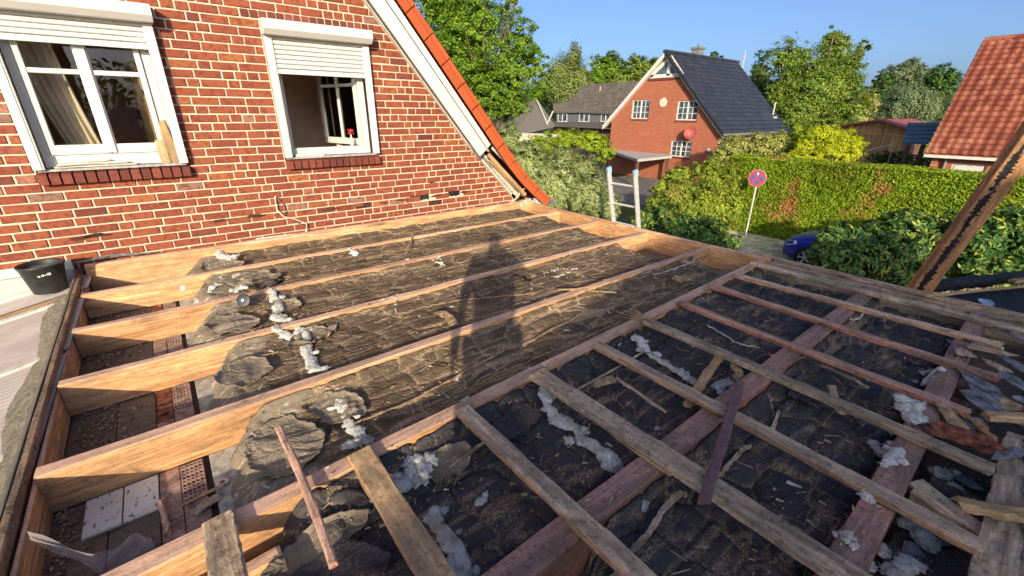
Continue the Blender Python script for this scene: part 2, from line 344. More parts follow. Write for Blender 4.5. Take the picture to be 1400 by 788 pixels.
# ------------------------------------------------------------------ mesh helpers
ORG = {}
def world_of(o): return ORG.get(o.name, np.zeros(3)) if o else np.zeros(3)
def props(o, label=None, cat=None, group=None, kind=None):
    if label: o['label'] = label
    if cat: o['category'] = cat
    if group: o['group'] = group
    if kind: o['kind'] = kind
    return o
def thing(name, label, cat, loc=(0, 0, 0), group=None):
    o = bpy.data.objects.new(name, None); COL.objects.link(o); o.location = loc; o.empty_display_size = .1
    ORG[o.name] = np.array(loc, float)
    return props(o, label, cat, group)
def add_mesh(name, me, loc, parent=None):
    o = bpy.data.objects.new(name, me); COL.objects.link(o)
    loc = np.array(loc, float); ORG[o.name] = loc
    if parent: o.parent = parent
    o.location = loc-world_of(parent); return o
class MB:
    def __init__(s): s.v = []; s.f = []; s.g = []; s.uv = []
    def add(s, vs, fs, gs=None):
        b = len(s.v); s.v += [tuple(map(float, q)) for q in vs]; s.f += [tuple(b+i for i in q) for q in fs]
        s.g += list(gs) if gs else [tuple(map(float, q)) for q in vs]
        return s
    def box(s, x0, x1, y0, y1, z0, z1):
        return s.add([(x0, y0, z0), (x1, y0, z0), (x1, y1, z0), (x0, y1, z0), (x0, y0, z1), (x1, y0, z1), (x1, y1, z1), (x0, y1, z1)],
                     [(0, 3, 2, 1), (4, 5, 6, 7), (0, 1, 5, 4), (1, 2, 6, 5), (2, 3, 7, 6), (3, 0, 4, 7)])
    def beam(s, p0, p1, w_, h_, up=(0, 0, 1), n=10, jit=.0022, ch=.006, seed=None, ends=(0, 0)):
        """timber: chamfered section swept from p0 to p1 (top centre line), slightly uneven"""
        rs = random.Random(seed if seed is not None else random.random())
        p0, p1 = Vector(p0), Vector(p1); d = (p1-p0); L = d.length; d.normalize()
        up = Vector(up); sx = d.cross(up).normalized(); u = sx.cross(d).normalized()
        sec = [(-w_/2+ch, 0), (w_/2-ch, 0), (w_/2, -ch), (w_/2, -h_+ch), (w_/2-ch, -h_), (-w_/2+ch, -h_), (-w_/2, -h_+ch), (-w_/2, -ch)]
        o1, o2 = rs.uniform(0, 50), rs.uniform(0, 50)
        vs, gs, fs = [], [], []
        bow = rs.uniform(-1, 1)*jit*1.5
        for i in range(n+1):
            t = i/n; c = p0+d*(L*t)+sx*bow*math.sin(t*math.pi)*2
            for k, (a_, b_) in enumerate(sec):
                j1 = rs.uniform(-jit, jit); j2 = rs.uniform(-jit, jit)
                e = 0
                if i == 0: e = ends[0]*rs.uniform(-1, 1)
                if i == n: e = ends[1]*rs.uniform(-1, 1)
                vs.append(c+sx*(a_+j1)+u*(b_+j2)+d*e); gs.append((t*L+o1, a_+o2, b_+o2*.3))
        for i in range(n):
            for k in range(8):
                k2 = (k+1) % 8; fs.append((i*8+k, (i+1)*8+k, (i+1)*8+k2, i*8+k2))
        fs.append(tuple(range(8))); fs.append(tuple(n*8+7-k for k in range(8)))
        return s.add(vs, fs, gs)
    def tube(s, pts, r, seg=6, closed=False):
        pts = [Vector(p) for p in pts]; n = len(pts); rr = r if isinstance(r, (list, tuple)) else [r]*n
        vs, fs = [], []
        prev = None
        for i, p in enumerate(pts):
            d = (pts[min(i+1, n-1)]-pts[max(i-1, 0)])
            if d.length < 1e-9: d = Vector((0, 0, 1))
            d.normalize()
            a_ = d.cross(prev if prev is not None and abs(d.dot(prev)) < .95 else (Vector((0, 0, 1)) if abs(d.z) < .9 else Vector((1, 0, 0)))).normalized()
            b_ = a_.cross(d).normalized(); 
            if prev is None: prev = Vector((0, 0, 1)) if abs(d.z) < .9 else Vector((1, 0, 0))
            for k in range(seg):
                t = 2*math.pi*k/seg; vs.append(p+(a_*math.cos(t)+b_*math.sin(t))*rr[i])
        for i in range(n-1):
            for k in range(seg):
                k2 = (k+1) % seg; fs.append((i*seg+k, i*seg+k2, (i+1)*seg+k2, (i+1)*seg+k))
        fs.append(tuple(range(seg-1, -1, -1))); fs.append(tuple((n-1)*seg+k for k in range(seg)))
        return s.add(vs, fs)
    def lathe(s, c, prof, seg=24, axis='z'):
        vs, fs = [], []; c = Vector(c); m = len(prof)
        for r_, h_ in prof:
            for k in range(seg):
                t = 2*math.pi*k/seg; q = (r_*math.cos(t), r_*math.sin(t), h_)
                if axis == 'x': q = (q[2], q[0], q[1])
                if axis == 'y': q = (q[0], q[2], q[1])
                vs.append(c+Vector(q))
        for i in range(m-1):
            for k in range(seg):
                k2 = (k+1) % seg; fs.append((i*seg+k, i*seg+k2, (i+1)*seg+k2, (i+1)*seg+k))
        return s.add(vs, fs)
    def prism(s, poly, d):
        """flat polygon (3D points) thickened by vector d"""
        n = len(poly); d = Vector(d); a_ = [Vector(p) for p in poly]
        return s.add(a_+[p+d for p in a_], [tuple(range(n))]+[tuple(2*n-1-i for i in range(n))]+[(i, i+n, (i+1) % n+n, (i+1) % n) for i in range(n)])
    def quad(s, *p): return s.add(p, [tuple(range(len(p)))])
    def build(s, name, mat, parent=None, smooth=False, label=None, cat=None, group=None, kind=None, base=False, bevel=0, wall=None):
        v = np.array(s.v); lo, hi = v.min(0), v.max(0); org = (lo+hi)/2
        if base or (parent is None): org = np.array([org[0], org[1], lo[2]])
        me = bpy.data.meshes.new(name); me.from_pydata((v-org).tolist(), [], s.f)
        at = me.attributes.new('grain', 'FLOAT_VECTOR', 'POINT'); at.data.foreach_set('vector', np.array(s.g, dtype=np.float32).ravel())
        if wall is not None:
            uv = v[:, [wall, 2, 2]]; uv[:, 2] = 0
            at = me.attributes.new('wall_uv', 'FLOAT_VECTOR', 'POINT'); at.data.foreach_set('vector', uv.astype(np.float32).ravel())
        me.materials.append(MAT[mat] if isinstance(mat, str) else mat)
        if smooth: me.polygons.foreach_set('use_smooth', [True]*len(me.polygons))
        bm = bmesh.new(); bm.from_mesh(me); bmesh.ops.recalc_face_normals(bm, faces=bm.faces)
        if bevel: bmesh.ops.bevel(bm, geom=bm.edges[:], offset=bevel, segments=1, affect='EDGES')
        bm.to_mesh(me); bm.free()
        o = add_mesh(name, me, org, parent); return props(o, label, cat, group, kind)
def np_mesh(name, V, F, mat, parent=None, smooth=False, attrs=None, **kw):
    """big meshes straight from numpy; F is (n,4) or (n,3)"""
    V = np.asarray(V, float); org = (V.min(0)+V.max(0))/2
    if parent is None: org[2] = V[:, 2].min()
    me = bpy.data.meshes.new(name); n, k = F.shape
    me.vertices.add(len(V)); me.vertices.foreach_set('co', (V-org).astype(np.float32).ravel())
    me.loops.add(n*k); me.loops.foreach_set('vertex_index', F.astype(np.int32).ravel())
    me.polygons.add(n); me.polygons.foreach_set('loop_start', (np.arange(n)*k).astype(np.int32))
    try: me.polygons.foreach_set('loop_total', np.full(n, k, np.int32))
    except Exception: pass
    if smooth: me.polygons.foreach_set('use_smooth', np.ones(n, bool))
    me.update(calc_edges=True)
    for nm, arr in (attrs or {}).items():
        at = me.attributes.new(nm, 'FLOAT', 'POINT'); at.data.foreach_set('value', arr.astype(np.float32).ravel())
    for m in (mat if isinstance(mat, (list, tuple)) else [mat]): me.materials.append(MAT[m])
    o = add_mesh(name, me, org, parent); return props(o, **kw)
# lattice value noise / worley in numpy
def _h(ix, iy, s): 
    n = (ix.astype(np.int64)*374761393+iy.astype(np.int64)*668265263+s*1274126177) & 0x7fffffff
    n = ((n ^ (n >> 13))*1274126177) & 0x7fffffff
    return ((n ^ (n >> 16)) & 0xffff)/65535.0
def vn(x, y, s=0):
    ix, iy = np.floor(x), np.floor(y); fx, fy = x-ix, y-iy; fx = fx*fx*(3-2*fx); fy = fy*fy*(3-2*fy)
    a_, b_, c_, d_ = _h(ix, iy, s), _h(ix+1, iy, s), _h(ix, iy+1, s), _h(ix+1, iy+1, s)
    return (a_*(1-fx)+b_*fx)*(1-fy)+(c_*(1-fx)+d_*fx)*fy
def fbm(x, y, s=0, o=4):
    t = 0; a_ = .5
    for i in range(o): t = t+a_*vn(x*2**i, y*2**i, s+i*17); a_ *= .5
    return t
def worley(x, y, s=0):
    ix, iy = np.floor(x), np.floor(y); d1 = np.full(x.shape, 9.); d2 = np.full(x.shape, 9.); cid = np.zeros(x.shape)
    for dx in (-1, 0, 1):
        for dy in (-1, 0, 1):
            cx, cy = ix+dx, iy+dy
            px_, py_ = cx+.2+.6*_h(cx, cy, s), cy+.2+.6*_h(cx, cy, s+5)
            d = np.maximum(np.abs(px_-x), np.abs(py_-y))*.7+.3*np.hypot(px_-x, py_-y)
            nw = d < d1; d2 = np.where(nw, d1, np.minimum(d2, d)); cid = np.where(nw, _h(cx, cy, s+9), cid); d1 = np.where(nw, d, d1)
    return d1, d2, cid
def grid_faces(nx, ny):
    i = np.arange(nx*ny).reshape(ny, nx)
    return np.stack([i[:-1, :-1].ravel(), i[:-1, 1:].ravel(), i[1:, 1:].ravel(), i[1:, :-1].ravel()], 1)
def clip(poly, a_, b_, c_):
    """keep a*x+b*y<=c"""
    out = []
    for i, p in enumerate(poly):
        q = poly[(i+1) % len(poly)]; fp = a_*p[0]+b_*p[1]-c_; fq = a_*q[0]+b_*q[1]-c_
        if fp <= 0: out.append(p)
        if fp*fq < 0: t = fp/(fp-fq); out.append((p[0]+t*(q[0]-p[0]), p[1]+t*(q[1]-p[1])))
    return out

# ================================================================== SETTING: ground
GZ = -2.9
ny_ = 60
gx, gy = np.meshgrid(np.linspace(-120, 420, 120), np.linspace(-180, 360, 120))
d_ = np.hypot(gx-20, gy-10)
gz = GZ+(fbm(gx/14, gy/14, 3)-.47)*.12*np.clip((d_-12)/30, 0, 1)-.0
np_mesh('ground', np.stack([gx.ravel(), gy.ravel(), gz.ravel()], 1), grid_faces(120, 120), 'lawn', smooth=True, kind='structure')
def sheet_on(name, pts, mat, z):
    b = MB(); n = len(pts); b.add([(x, y, z) for x, y in pts]+[(x, y, z-.06) for x, y in pts], [tuple(range(n)), tuple(2*n-1-i for i in range(n))]+[(i, i+n, (i+1) % n+n, (i+1) % n) for i in range(n)])
    return b.build(name, mat, kind='structure')
sheet_on('road', [(13.4, -30), (16.6, -30), (17.6, 5.8), (17.6, 8.0), (16.2, 9.6), (14.3, 9.2), (13.4, 8.2)], 'dry_path', GZ+.03)
sheet_on('paved_yard', [(19, 12.4), (27.9, 12.4), (27.9, 20.5), (22, 21.5), (19, 17)], 'paving', GZ+.03)

# ================================================================== HOUSE WITH THE GABLE WALL
WY = 5.72
house = thing('brick_house', 'red brick gable house with two white shuttered windows and orange tiled verge', 'house', (0.5, WY+.3, GZ))
def verge_x(z): return 2.30+(2.66-z)/1.207 if z > 1.03 else 3.65+(1.03-z)/1.0
holes = [(-.87, .25, .835, 2.33), (1.17, 2.29, .835, 2.33)]
# mortar wall: cells round the openings, clipped by the verge
b = MB()
xs = [-6, -.87, .25, 1.17, 2.29, 5]; zs = [GZ, .0, .835, 1.03, 2.33, 6.2]
for i in range(len(xs)-1):
    for k in range(len(zs)-1):
        cx_, cz_ = (xs[i]+xs[i+1])/2, (zs[k]+zs[k+1])/2
        if any(h[0] < cx_ < h[1] and h[2] < cz_ < h[3] for h in holes): continue
        poly = [(xs[i], zs[k]), (xs[i+1], zs[k]), (xs[i+1], zs[k+1]), (xs[i], zs[k+1])]
        if zs[k] >= 1.03: poly = clip(poly, 1.207, 1, 2.66+1.207*2.30); poly = clip(poly, -1.207, 1, 7.2+1.207*.6)
        elif zs[k] >= 0: poly = clip(poly, 1.0, 1, 1.03+3.65)
        else: poly = clip(poly, 1, 0, 4.68)
        if len(poly) > 2: b.prism([(x, WY+.009, z) for x, z in poly], (0, .30, 0))
b.build('wall', 'mortar', house)
bk = MB(); bk.box(-6, 4.68, WY+.32, WY+9, GZ, -.1); bk.build('rear_wall', 'far_brick', house, wall=0)
# bricks: random bond
CO = .0833; BH = .0685; Z0 = .835-11*CO
def brick_mb(poly, proud, mb, rs):
    """chamfered brick from an xz polygon"""
    cx_ = sum(p[0] for p in poly)/len(poly); cz_ = sum(p[1] for p in poly)/len(poly); c = .0035
    inner = [(p[0]+(c if p[0] < cx_ else -c), p[1]+(c if p[1] < cz_ else -c)) for p in poly]
    n = len(poly)
    vs = [(x, WY-proud, z) for x, z in inner]+[(x, WY-proud+.004, z) for x, z in poly]+[(x, WY+.03, z) for x, z in poly]
    fs = [tuple(range(n))]+[(i, (i+1) % n, n+(i+1) % n, n+i) for i in range(n)]+[(n+i, n+(i+1) % n, 2*n+(i+1) % n, 2*n+i) for i in range(n)]
    mb.add(vs, fs)
rs = random.Random(5); allb = []; prevj = []
for ci in range(-2, 75):
    z0 = Z0+ci*CO; zc = z0+BH/2
    if z0 > 5.6: break
    ivs = [(-5.0, min(verge_x(zc)+.2, 4.68))]
    for h in holes+[(1.0, 2.42, 2.33, 2.33+CO)]:
        if h[2]-.02 < zc < h[3]+.01:
            ivs = [q for a0, a1 in ivs for q in ([(a0, min(a1, h[0]))] if a0 < h[0] else [])+([(max(a0, h[1]), a1)] if a1 > h[1] else [])]
    js = []
    for a0, a1 in ivs:
        x = a0-(rs.choice([.06, .12, .19]) if a0 < -4.9 else 0)
        first = True
        while x < a1-.012:
            L = .114 if rs.random() < .36 else .240
            if first and a0 > -4.9: L = rs.choice([.05, .114, .178, .24])
            for _ in range(3):
                if any(abs(x+L-q) < .035 for q in prevj): L = rs.choice([.114, .24, .24, .178 if rs.random() < .2 else .24])
            first = False
            xe = min(x+L, a1)
            if a1-xe < .05: xe = a1
            js.append(xe)
            jx = rs.uniform(-.0015, .0015); jz = rs.uniform(-.0015, .0015)
            e = .0015 if not (xe-x < .06) else 0
            poly = [(max(x, a0)+.001, z0+jz+rs.uniform(-e, e)), (xe-.0150+jx, z0+jz+rs.uniform(-e, e)), (xe-.0150+jx, z0+BH+jz+rs.uniform(-e, e)), (max(x, a0)+.001, z0+BH+jz+rs.uniform(-e, e))]
            if z0+BH > 1.03: poly = clip(poly, 1.207, 1, 2.64+1.207*2.30)
            else: poly = clip(poly, 1.0, 1, 1.01+3.65)
            poly = clip(poly, -1.207, 1, 7.15+1.207*.6)
            if len(poly) >= 3 and max(p[0] for p in poly)-min(p[0] for p in poly) > .02:
                m = 'brick'
                if .27 < zc < .345 and -1.1 < x < 3.75:
                    t = rs.random()
                    m = 'missing' if (2.70 < x < 2.98 or 3.32 < x < 3.50) else ('brick_burnt' if t < .45 else 'brick')
                elif .18 < zc < .27 and 0 < x < 3.6 and rs.random() < .16: m = 'brick_burnt'
                elif rs.random() < .012: m = 'brick_dark'
                if m != 'missing': allb.append((poly, m, rs.uniform(-.001, .0035)))
            x = xe
    prevj = js
def in_view(P, mg=0):
    u, v, z = px_of(P); return z > 0 and -mg < u < 1400+mg and -mg < v < 788+mg
sc_b = []
for q in allb:
    c = (np.mean([p[0] for p in q[0]]), WY, np.mean([p[1] for p in q[0]]))
    ok = in_view(c, 10) and c[2] > .05
    z = px_of(c)[2]; wd = max(p[0] for p in q[0])-min(p[0] for p in q[0])
    sc_b.append((wd/z**2 if ok else 0, q))
sc_b.sort(key=lambda t: -t[0])
shared = {}
rest = {}
for i, (s_, (poly, m, pr)) in enumerate(sc_b):
    wd = poly[1][0]-poly[0][0] if len(poly) == 4 else 0
    if i < 262 and s_ > 0:
        full = len(poly) == 4 and (abs(wd-.227) < .004 or abs(wd-.101) < .003) 
        key = (round(wd, 2), m, rs.randrange(4)) if full else None
        if key and key in shared:
            me, ox = shared[key]
            add_mesh('brick', me, (poly[0][0]+ox[0], WY+ox[1], poly[0][1]+ox[2]), house)
        else:
            bb = MB(); brick_mb(poly, pr, bb, rs); o = bb.build('brick', m, house)
            if key: shared[key] = (o.data, (ORG[o.name][0]-poly[0][0], ORG[o.name][1]-WY, ORG[o.name][2]-poly[0][1]))
    else:
        brick_mb(poly, pr, rest.setdefault(m, MB()), rs)
for m, bb in rest.items(): bb.build('bricks', m, house, kind='stuff')
for x0, x1 in ((2.70, 2.99), (3.32, 3.52)):
    bb = MB(); n_ = 14; top_ = [(x0+(x1-x0)*i/n_, .342+rs.uniform(-.012, .012)) for i in range(n_+1)]; bot = [(x, .270+rs.uniform(-.014, .010)) for x, _ in reversed(top_)]
    bb.prism([(x, WY+.0005, z) for x, z in top_+bot], (0, .008, 0)); bb.build('hole_dark_plate', 'felt_black', house)  # thin black plate stands in for the dark inside the missing bricks
for x, z, r_ in [(-.75, .30, .05), (-.62, .31, .06), (-.5, .29, .04), (.4, .31, .05), (.75, .32, .06), (.9, .30, .04), (1.3, .30, .05), (1.6, .29, .06), (1.95, .30, .05), (2.3, .29, .04), (2.55, .30, .05), (3.1, .30, .05), (3.6, .31, .05), (3.05, .50, .03)]:
    bb = MB(); P2 = [(x+r_*rs.uniform(.6, 1.5)*math.cos(t)*1.6, z+r_*rs.uniform(.18, .42)*math.sin(t)) for t in np.linspace(0, 6.283, 15)[:-1]]
    bb.prism([(a_, WY-.0045, c_) for a_, c_ in P2], (0, .004, 0)); bb.build('soot_patch', 'brick_burnt', house)
# lintel row and sills: bricks on edge
def rowlock(x0, x1, z0, z1, y0, m, parent, name='sill_brick', slope=0.0):
    n = int(round((x1-x0)/.083)); st = (x1-x0)/n
    for i in range(n):
        bb = MB(); a_ = x0+i*st+.006; c_ = a_+st-.012; t = rs.uniform(-.003, .003)
        bb.add([(a_, y0+t, z0), (c_, y0+t, z0), (c_, WY+.03, z0), (a_, WY+.03, z0), (a_, y0+t, z1-slope), (c_, y0+t, z1-slope), (c_, WY+.03, z1), (a_, WY+.03, z1)],
               [(0, 3, 2, 1), (4, 5, 6, 7), (0, 1, 5, 4), (1, 2, 6, 5), (2, 3, 7, 6), (3, 0, 4, 7)])
        bb.build(name, m, parent, bevel=.003)
rowlock(1.0, 2.42, 2.338, 2.338+BH, WY-.002, 'brick_dark', house, 'lintel_brick')

FY = WY+.045
def window(x0, x1, parent, slat_z, label):
    b = MB(); a0, a1 = x0+.072, x1-.072; lo = .115 if x0 < 0 else .09
    b.box(a0, a1, FY, FY+.07, .95, .95+lo); b.box(a0, a0+.06, FY, FY+.07, .95+lo, 2.2); b.box(a1-.075, a1, FY, FY+.07, .95+lo, 2.2); b.box(a0, a1, FY, FY+.07, 2.2, 2.3)
    wn = b.build('window', 'white_paint', parent, bevel=.005, label=label)
    for a0, a1, s_ in ((x0, x0+.062, 1), (x1-.062, x1, -1)):
        b = MB(); b.box(a0, a1, WY-.075, WY-.012, .945, 2.19)
        q_ = (x0+.061, x0+.075) if s_ == 1 else (x1-.075, x1-.061); b.box(q_[0], q_[1], WY-.068, WY-.03, .945, 2.19); b.build('guide_rail', 'white_paint', wn, bevel=.003)
    b = MB(); z1 = 2.33
    b.prism([(x0-.015, WY-.01, z1), (x0-.015, WY-.19, z1-.012), (x0-.015, WY-.195, z1-.02), (x0-.015, WY-.20, z1-.100), (x0-.015, WY-.15, z1-.15), (x0-.015, WY-.01, z1-.15)], (x1-x0+.03, 0, 0))
    b.build('shutter_box', 'white_paint', wn, bevel=.003)
    z = 2.19; k = 0
    n = int(round((2.19-slat_z-.05)/.043)); st = (2.19-slat_z-.05)/n
    for i in range(n):
        b = MB(); za = z-st*(i+1)+.004; zb = z-st*i
        b.prism([(x0+.075, WY-.040, za), (x0+.075, WY-.053, za+.008), (x0+.075, WY-.054, zb-.010), (x0+.075, WY-.042, zb)], (x1-x0-.15, 0, 0)); b.build('shutter_slat', 'white_paint', wn)
    b = MB(); b.box(x0+.075, x1-.075, WY-.058, WY-.036, slat_z, slat_z+.048); b.build('shutter_rail', 'white_paint', wn, bevel=.003)
    b = MB(); b.box(x0+.02, x1-.02, WY-.036, WY+.06, .925, .945); b.build('sill_stone', 'sill_stone', wn)
    rowlock(x0-.005, x1+.005, .815, .923, WY-.075, 'brick_dark', wn, slope=.02)
    return wn
w1 = window(-.87, .25, house, 1.965, 'window with closed panes and half lowered shutter')
w2 = window(1.17, 2.29, house, 1.82, 'open window with half lowered shutter and sash swung inwards')
# window 1: fixed frame, two sashes with panes
FY = WY+.045
b = MB(); b.box(-.352, -.278, FY-.034, FY-.021, 1.07, 2.19); b.build('mullion', 'white_paint', w1, bevel=.004)
for a0, a1 in ((-.735, -.318), (-.312, .10)):
    b = MB(); t = .045; b.box(a0, a0+t, FY-.02, FY+.045, 1.06, 2.2); b.box(a1-t, a1, FY-.02, FY+.045, 1.06, 2.2); b.box(a0+t, a1-t, FY-.02, FY+.045, 1.06, 1.145); b.box(a0+t, a1-t, FY-.02, FY+.045, 2.13, 2.2)
    b.box(a0+t, a1-t, FY-.014, FY+.03, 1.735, 1.775)
    b.build('sash', 'white_paint', w1, bevel=.004)
    b = MB(); b.box(a0+t-.002, a1-t+.002, FY+.008, FY+.014, 1.14, 2.135); b.build('glass', 'glass', w1)
# window 2: frame and the sash turned into the room
th = R(76); hx, hy = 2.135, FY+.08; W_ = .86
def sp(u, d, z): return (hx-u*math.cos(th)+d*math.sin(th), hy+u*math.sin(th)+d*math.cos(th), z)
def sbar(b, u0, u1, z0, z1, d0=0, d1=.06):
    b.add([sp(u0, d0, z0), sp(u1, d0, z0), sp(u1, d1, z0), sp(u0, d1, z0), sp(u0, d0, z1), sp(u1, d0, z1), sp(u1, d1, z1), sp(u0, d1, z1)], [(0, 3, 2, 1), (4, 5, 6, 7), (0, 1, 5, 4), (1, 2, 6, 5), (2, 3, 7, 6), (3, 0, 4, 7)])
b = MB(); sbar(b, 0, .06, 1.04, 2.2); sbar(b, W_-.06, W_, 1.04, 2.2); sbar(b, .06, W_-.06, 1.04, 1.12); sbar(b, .06, W_-.06, 2.13, 2.2); sbar(b, .06, W_-.06, 1.74, 1.775, .01, .05); sbar(b, W_*.5-.02, W_*.5+.02, 1.12, 2.13, .01, .05)
b.build('sash', 'white_paint', w2, bevel=.003)
b = MB(); sbar(b, .055, W_-.055, 1.115, 2.135, .027, .032); b.build('glass', 'glass', w2)
# rooms behind
b = MB()
for (x0, x1, y0, y1, z0, z1) in ((-3.2, .65, WY+.31, WY+3.4, .1, 2.6), (.90, 2.95, WY+.31, WY+1.55, .1, 2.6)):
    for q in ([(x0, y1, z0), (x1, y1, z0), (x1, y1, z1), (x0, y1, z1)], [(x0, y0, z0), (x0, y1, z0), (x0, y1, z1), (x0, y0, z1)], [(x1, y0, z0), (x1, y1, z0), (x1, y1, z1), (x1, y0, z1)],
              [(x0, y0, z0), (x1, y0, z0), (x1, y1, z0), (x0, y1, z0)], [(x0, y0, z1), (x1, y0, z1), (x1, y1, z1), (x0, y1, z1)]): b.quad(*q)
b.build('room', 'room_wall', house)
b = MB(); b.box(1.46, 1.62, WY+1.50, WY+1.545, 1.70, 1.79); b.build('wall_vent', 'black_plastic', house)
def curtain(x0, x1, y, z0, z1, mat, shift=0.0, parent=None, amp=.03, fr=9):
    n, m = 40, 10; u, v = np.meshgrid(np.linspace(0, 1, n), np.linspace(0, 1, m))
    X = x0+(x1-x0)*u*(1-.35*shift*(1-v)**1.5)-shift*.0; Y = y+amp*np.sin(u*fr*6.28)*(.6+.4*(1-v)); Z = z0+(z1-z0)*v
    X = X+shift*(1-v)**1.6*.5
    return np_mesh('curtain', np.stack([X.ravel(), Y.ravel(), Z.ravel()], 1), grid_faces(n, m), mat, parent, smooth=True)
curtain(-.80, -.52, WY+.30, .95, 2.25, 'curtain', .42, w1, .02, 5)
curtain(-.66, -.58, WY+.37, .95, 2.25, 'curtain_brown', .25, w1, .012, 2)
curtain(-.02, .30, WY+.45, .95, 2.25, 'curtain_brown', 0, w1, .02, 3)
curtain(2.0, 2.75, WY+.75, .95, 2.25, 'curtain', 0, w2, .035, 7)
# verge: trims, bargeboard, tiles
def strip(name, p0, p1, w_, y0, y1, mat, off=0.0, parent=house, bev=0.0):
    """board along the slope in the wall plane: p=(x,z) of its lower-left edge line, w_ measured square to the slope"""
    d = Vector((p1[0]-p0[0], p1[1]-p0[1])).normalized(); nrm = Vector((-d.y, d.x)); 
    if nrm.x < 0: nrm = -nrm
    a0 = Vector(p0)+nrm*off; a1 = Vector(p1)+nrm*off; b0 = a0+nrm*w_; b1 = a1+nrm*w_
    b = MB(); L = (a1-a0).length
    gs = [(0, 0, 0), (L, 0, 0), (L, w_, 0), (0, w_, 0)]
    b.add([(a0.x, y0, a0.y), (a1.x, y0, a1.y), (b1.x, y0, b1.y), (b0.x, y0, b0.y), (a0.x, y1, a0.y), (a1.x, y1, a1.y), (b1.x, y1, b1.y), (b0.x, y1, b0.y)],
          [(0, 1, 2, 3), (7, 6, 5, 4), (0, 4, 5, 1), (1, 5, 6, 2), (2, 6, 7, 3), (3, 7, 4, 0)], gs+gs)
    return b.build(name, mat, parent, bevel=bev)
A0, A1, A2 = (-.6, 6.16), (3.64, 1.03), (4.50, .17)
for k, (o_, w_, yy, m) in enumerate(((0, .030, WY-.035, 'white_dirty'), (.030, .026, WY-.052, 'trim_grey'), (.056, .034, WY-.075, 'white_dirty'), (.09, .014, WY-.06, 'trim_grey'))):
    strip('verge_trim', A0, A1, w_, yy, WY+.02, m, o_); strip('verge_trim', A1, A2, w_, yy, WY+.02, m, o_)
B0, B1 = (-.70, 6.16+.04), (3.73, .845)
strip('bargeboard', B0, B1, .250, WY-.27, WY-.235, 'white_paint', .0, bev=.004)
strip('soffit_board', A0, (3.80, .84), .012, WY-.27, WY-.0, 'soffit', .105)
# verge tiles, one by one, each overlapping the next
TU = Vector((.64, -.768)); TN = Vector((.768, .64)); TL = .345
def vtile(px0, pz0, du, dn, L=TL+.012):
    b = MB(); y0 = WY-.30
    def q(u, n, y): p = Vector((px0, pz0))+du*u+dn*n; return (p.x, y, p.y)
    b.add([q(0, -.135, y0), q(L, -.135, y0), q(L, .010, y0), (q(0, 0, y0)), q(0, -.135, y0+.018), q(L, -.135, y0+.018), q(L, -.008, y0+.018), q(0, -.018, y0+.018)],
          [(0, 1, 2, 3), (7, 6, 5, 4), (0, 4, 5, 1), (1, 5, 6, 2), (2, 6, 7, 3), (3, 7, 4, 0)])
    b.add([q(.0, -.032, y0-.014), q(L, -.032, y0-.014), q(L, .026, y0-.014), q(0, .016, y0-.014), q(0, -.032, y0-.001), q(L, -.032, y0-.001), q(L, .026, y0+.02), q(0, .016, y0+.02)],
          [(0, 1, 2, 3), (7, 6, 5, 4), (0, 4, 5, 1), (1, 5, 6, 2), (2, 6, 7, 3), (3, 7, 4, 0)])
    prof = [(0, 0), (.03, .018), (.07, .022), (.11, .01), (.16, -.015), (.21, -.02), (.26, -.01), (.30, .01)]
    vs = []; 
    for yy, hh in prof: vs += [q(0, hh, y0+yy), q(L, hh+.012, y0+yy), q(L, hh-.006, y0+yy), q(0, hh-.018, y0+yy)]
    fs = []
    for i in range(len(prof)-1):
        a_ = i*4; c_ = a_+4; fs += [(a_, a_+1, c_+1, c_), (a_+1, a_+2, c_+2, c_+1), (a_+3, c_+3, c_+2, a_+2), (a_, c_, c_+3, a_+3)]
    b.add(vs, fs); return b
P = Vector((4.12, 1.02))-TU*(TL*17)
n_up = 17
for i in range(n_up+1):
    q = P+TU*TL*i
    vtile(q.x, q.y, TU, TN).build('verge_tile', 'tile_bright', house, label='orange roof tile at the end of its row' if False else None)
q = P+TU*TL*(n_up+1)
for du in ((.70, -.714), (.76, -.65), (.80, -.60)):
    d2 = Vector(du); n2 = Vector((-d2.y, d2.x)); vtile(q.x, q.y, d2, n2).build('verge_tile', 'tile_bright', house); q = q+d2*TL
EAVE = q
def tile_roof(name, o, u, v, nu, nv, mat, parent, amp=.03, lift=.025, kind='stuff', seg=5, thick=.02, vdir=None):
    """o corner at the eave, u vector per tile along the eave, v vector per row up the slope; joined tiles"""
    o, u, v = map(lambda q: np.array(q, float), (o, u, v)); n = np.cross(u, v); n /= np.linalg.norm(n)
    if n[2] < 0: n = -n
    V, F = [], []
    t = np.linspace(0, 1, seg+1); h = amp*np.sin(t*2*math.pi)*.5+amp*.5
    rs2 = np.random.RandomState(nu*nv)
    for j in range(nv):
        for i in range(nu):
            base = o+u*i+v*j+n*rs2.uniform(-.003, .003); k0 = len(V)
            for a_, hh in zip(t, h):
                V.append(base+u*a_+n*(hh+lift)-v*.06); V.append(base+u*a_+v*1.02+n*hh); V.append(base+u*a_+n*(hh+lift-thick-lift*.6)-v*.06)
            for s_ in range(seg):
                k = k0+3*s_; F.append((k, k+3, k+4, k+1)); F.append((k+2, k+5, k+3, k))
    return np_mesh(name, np.array(V), np.array(F), mat, parent, kind=kind)
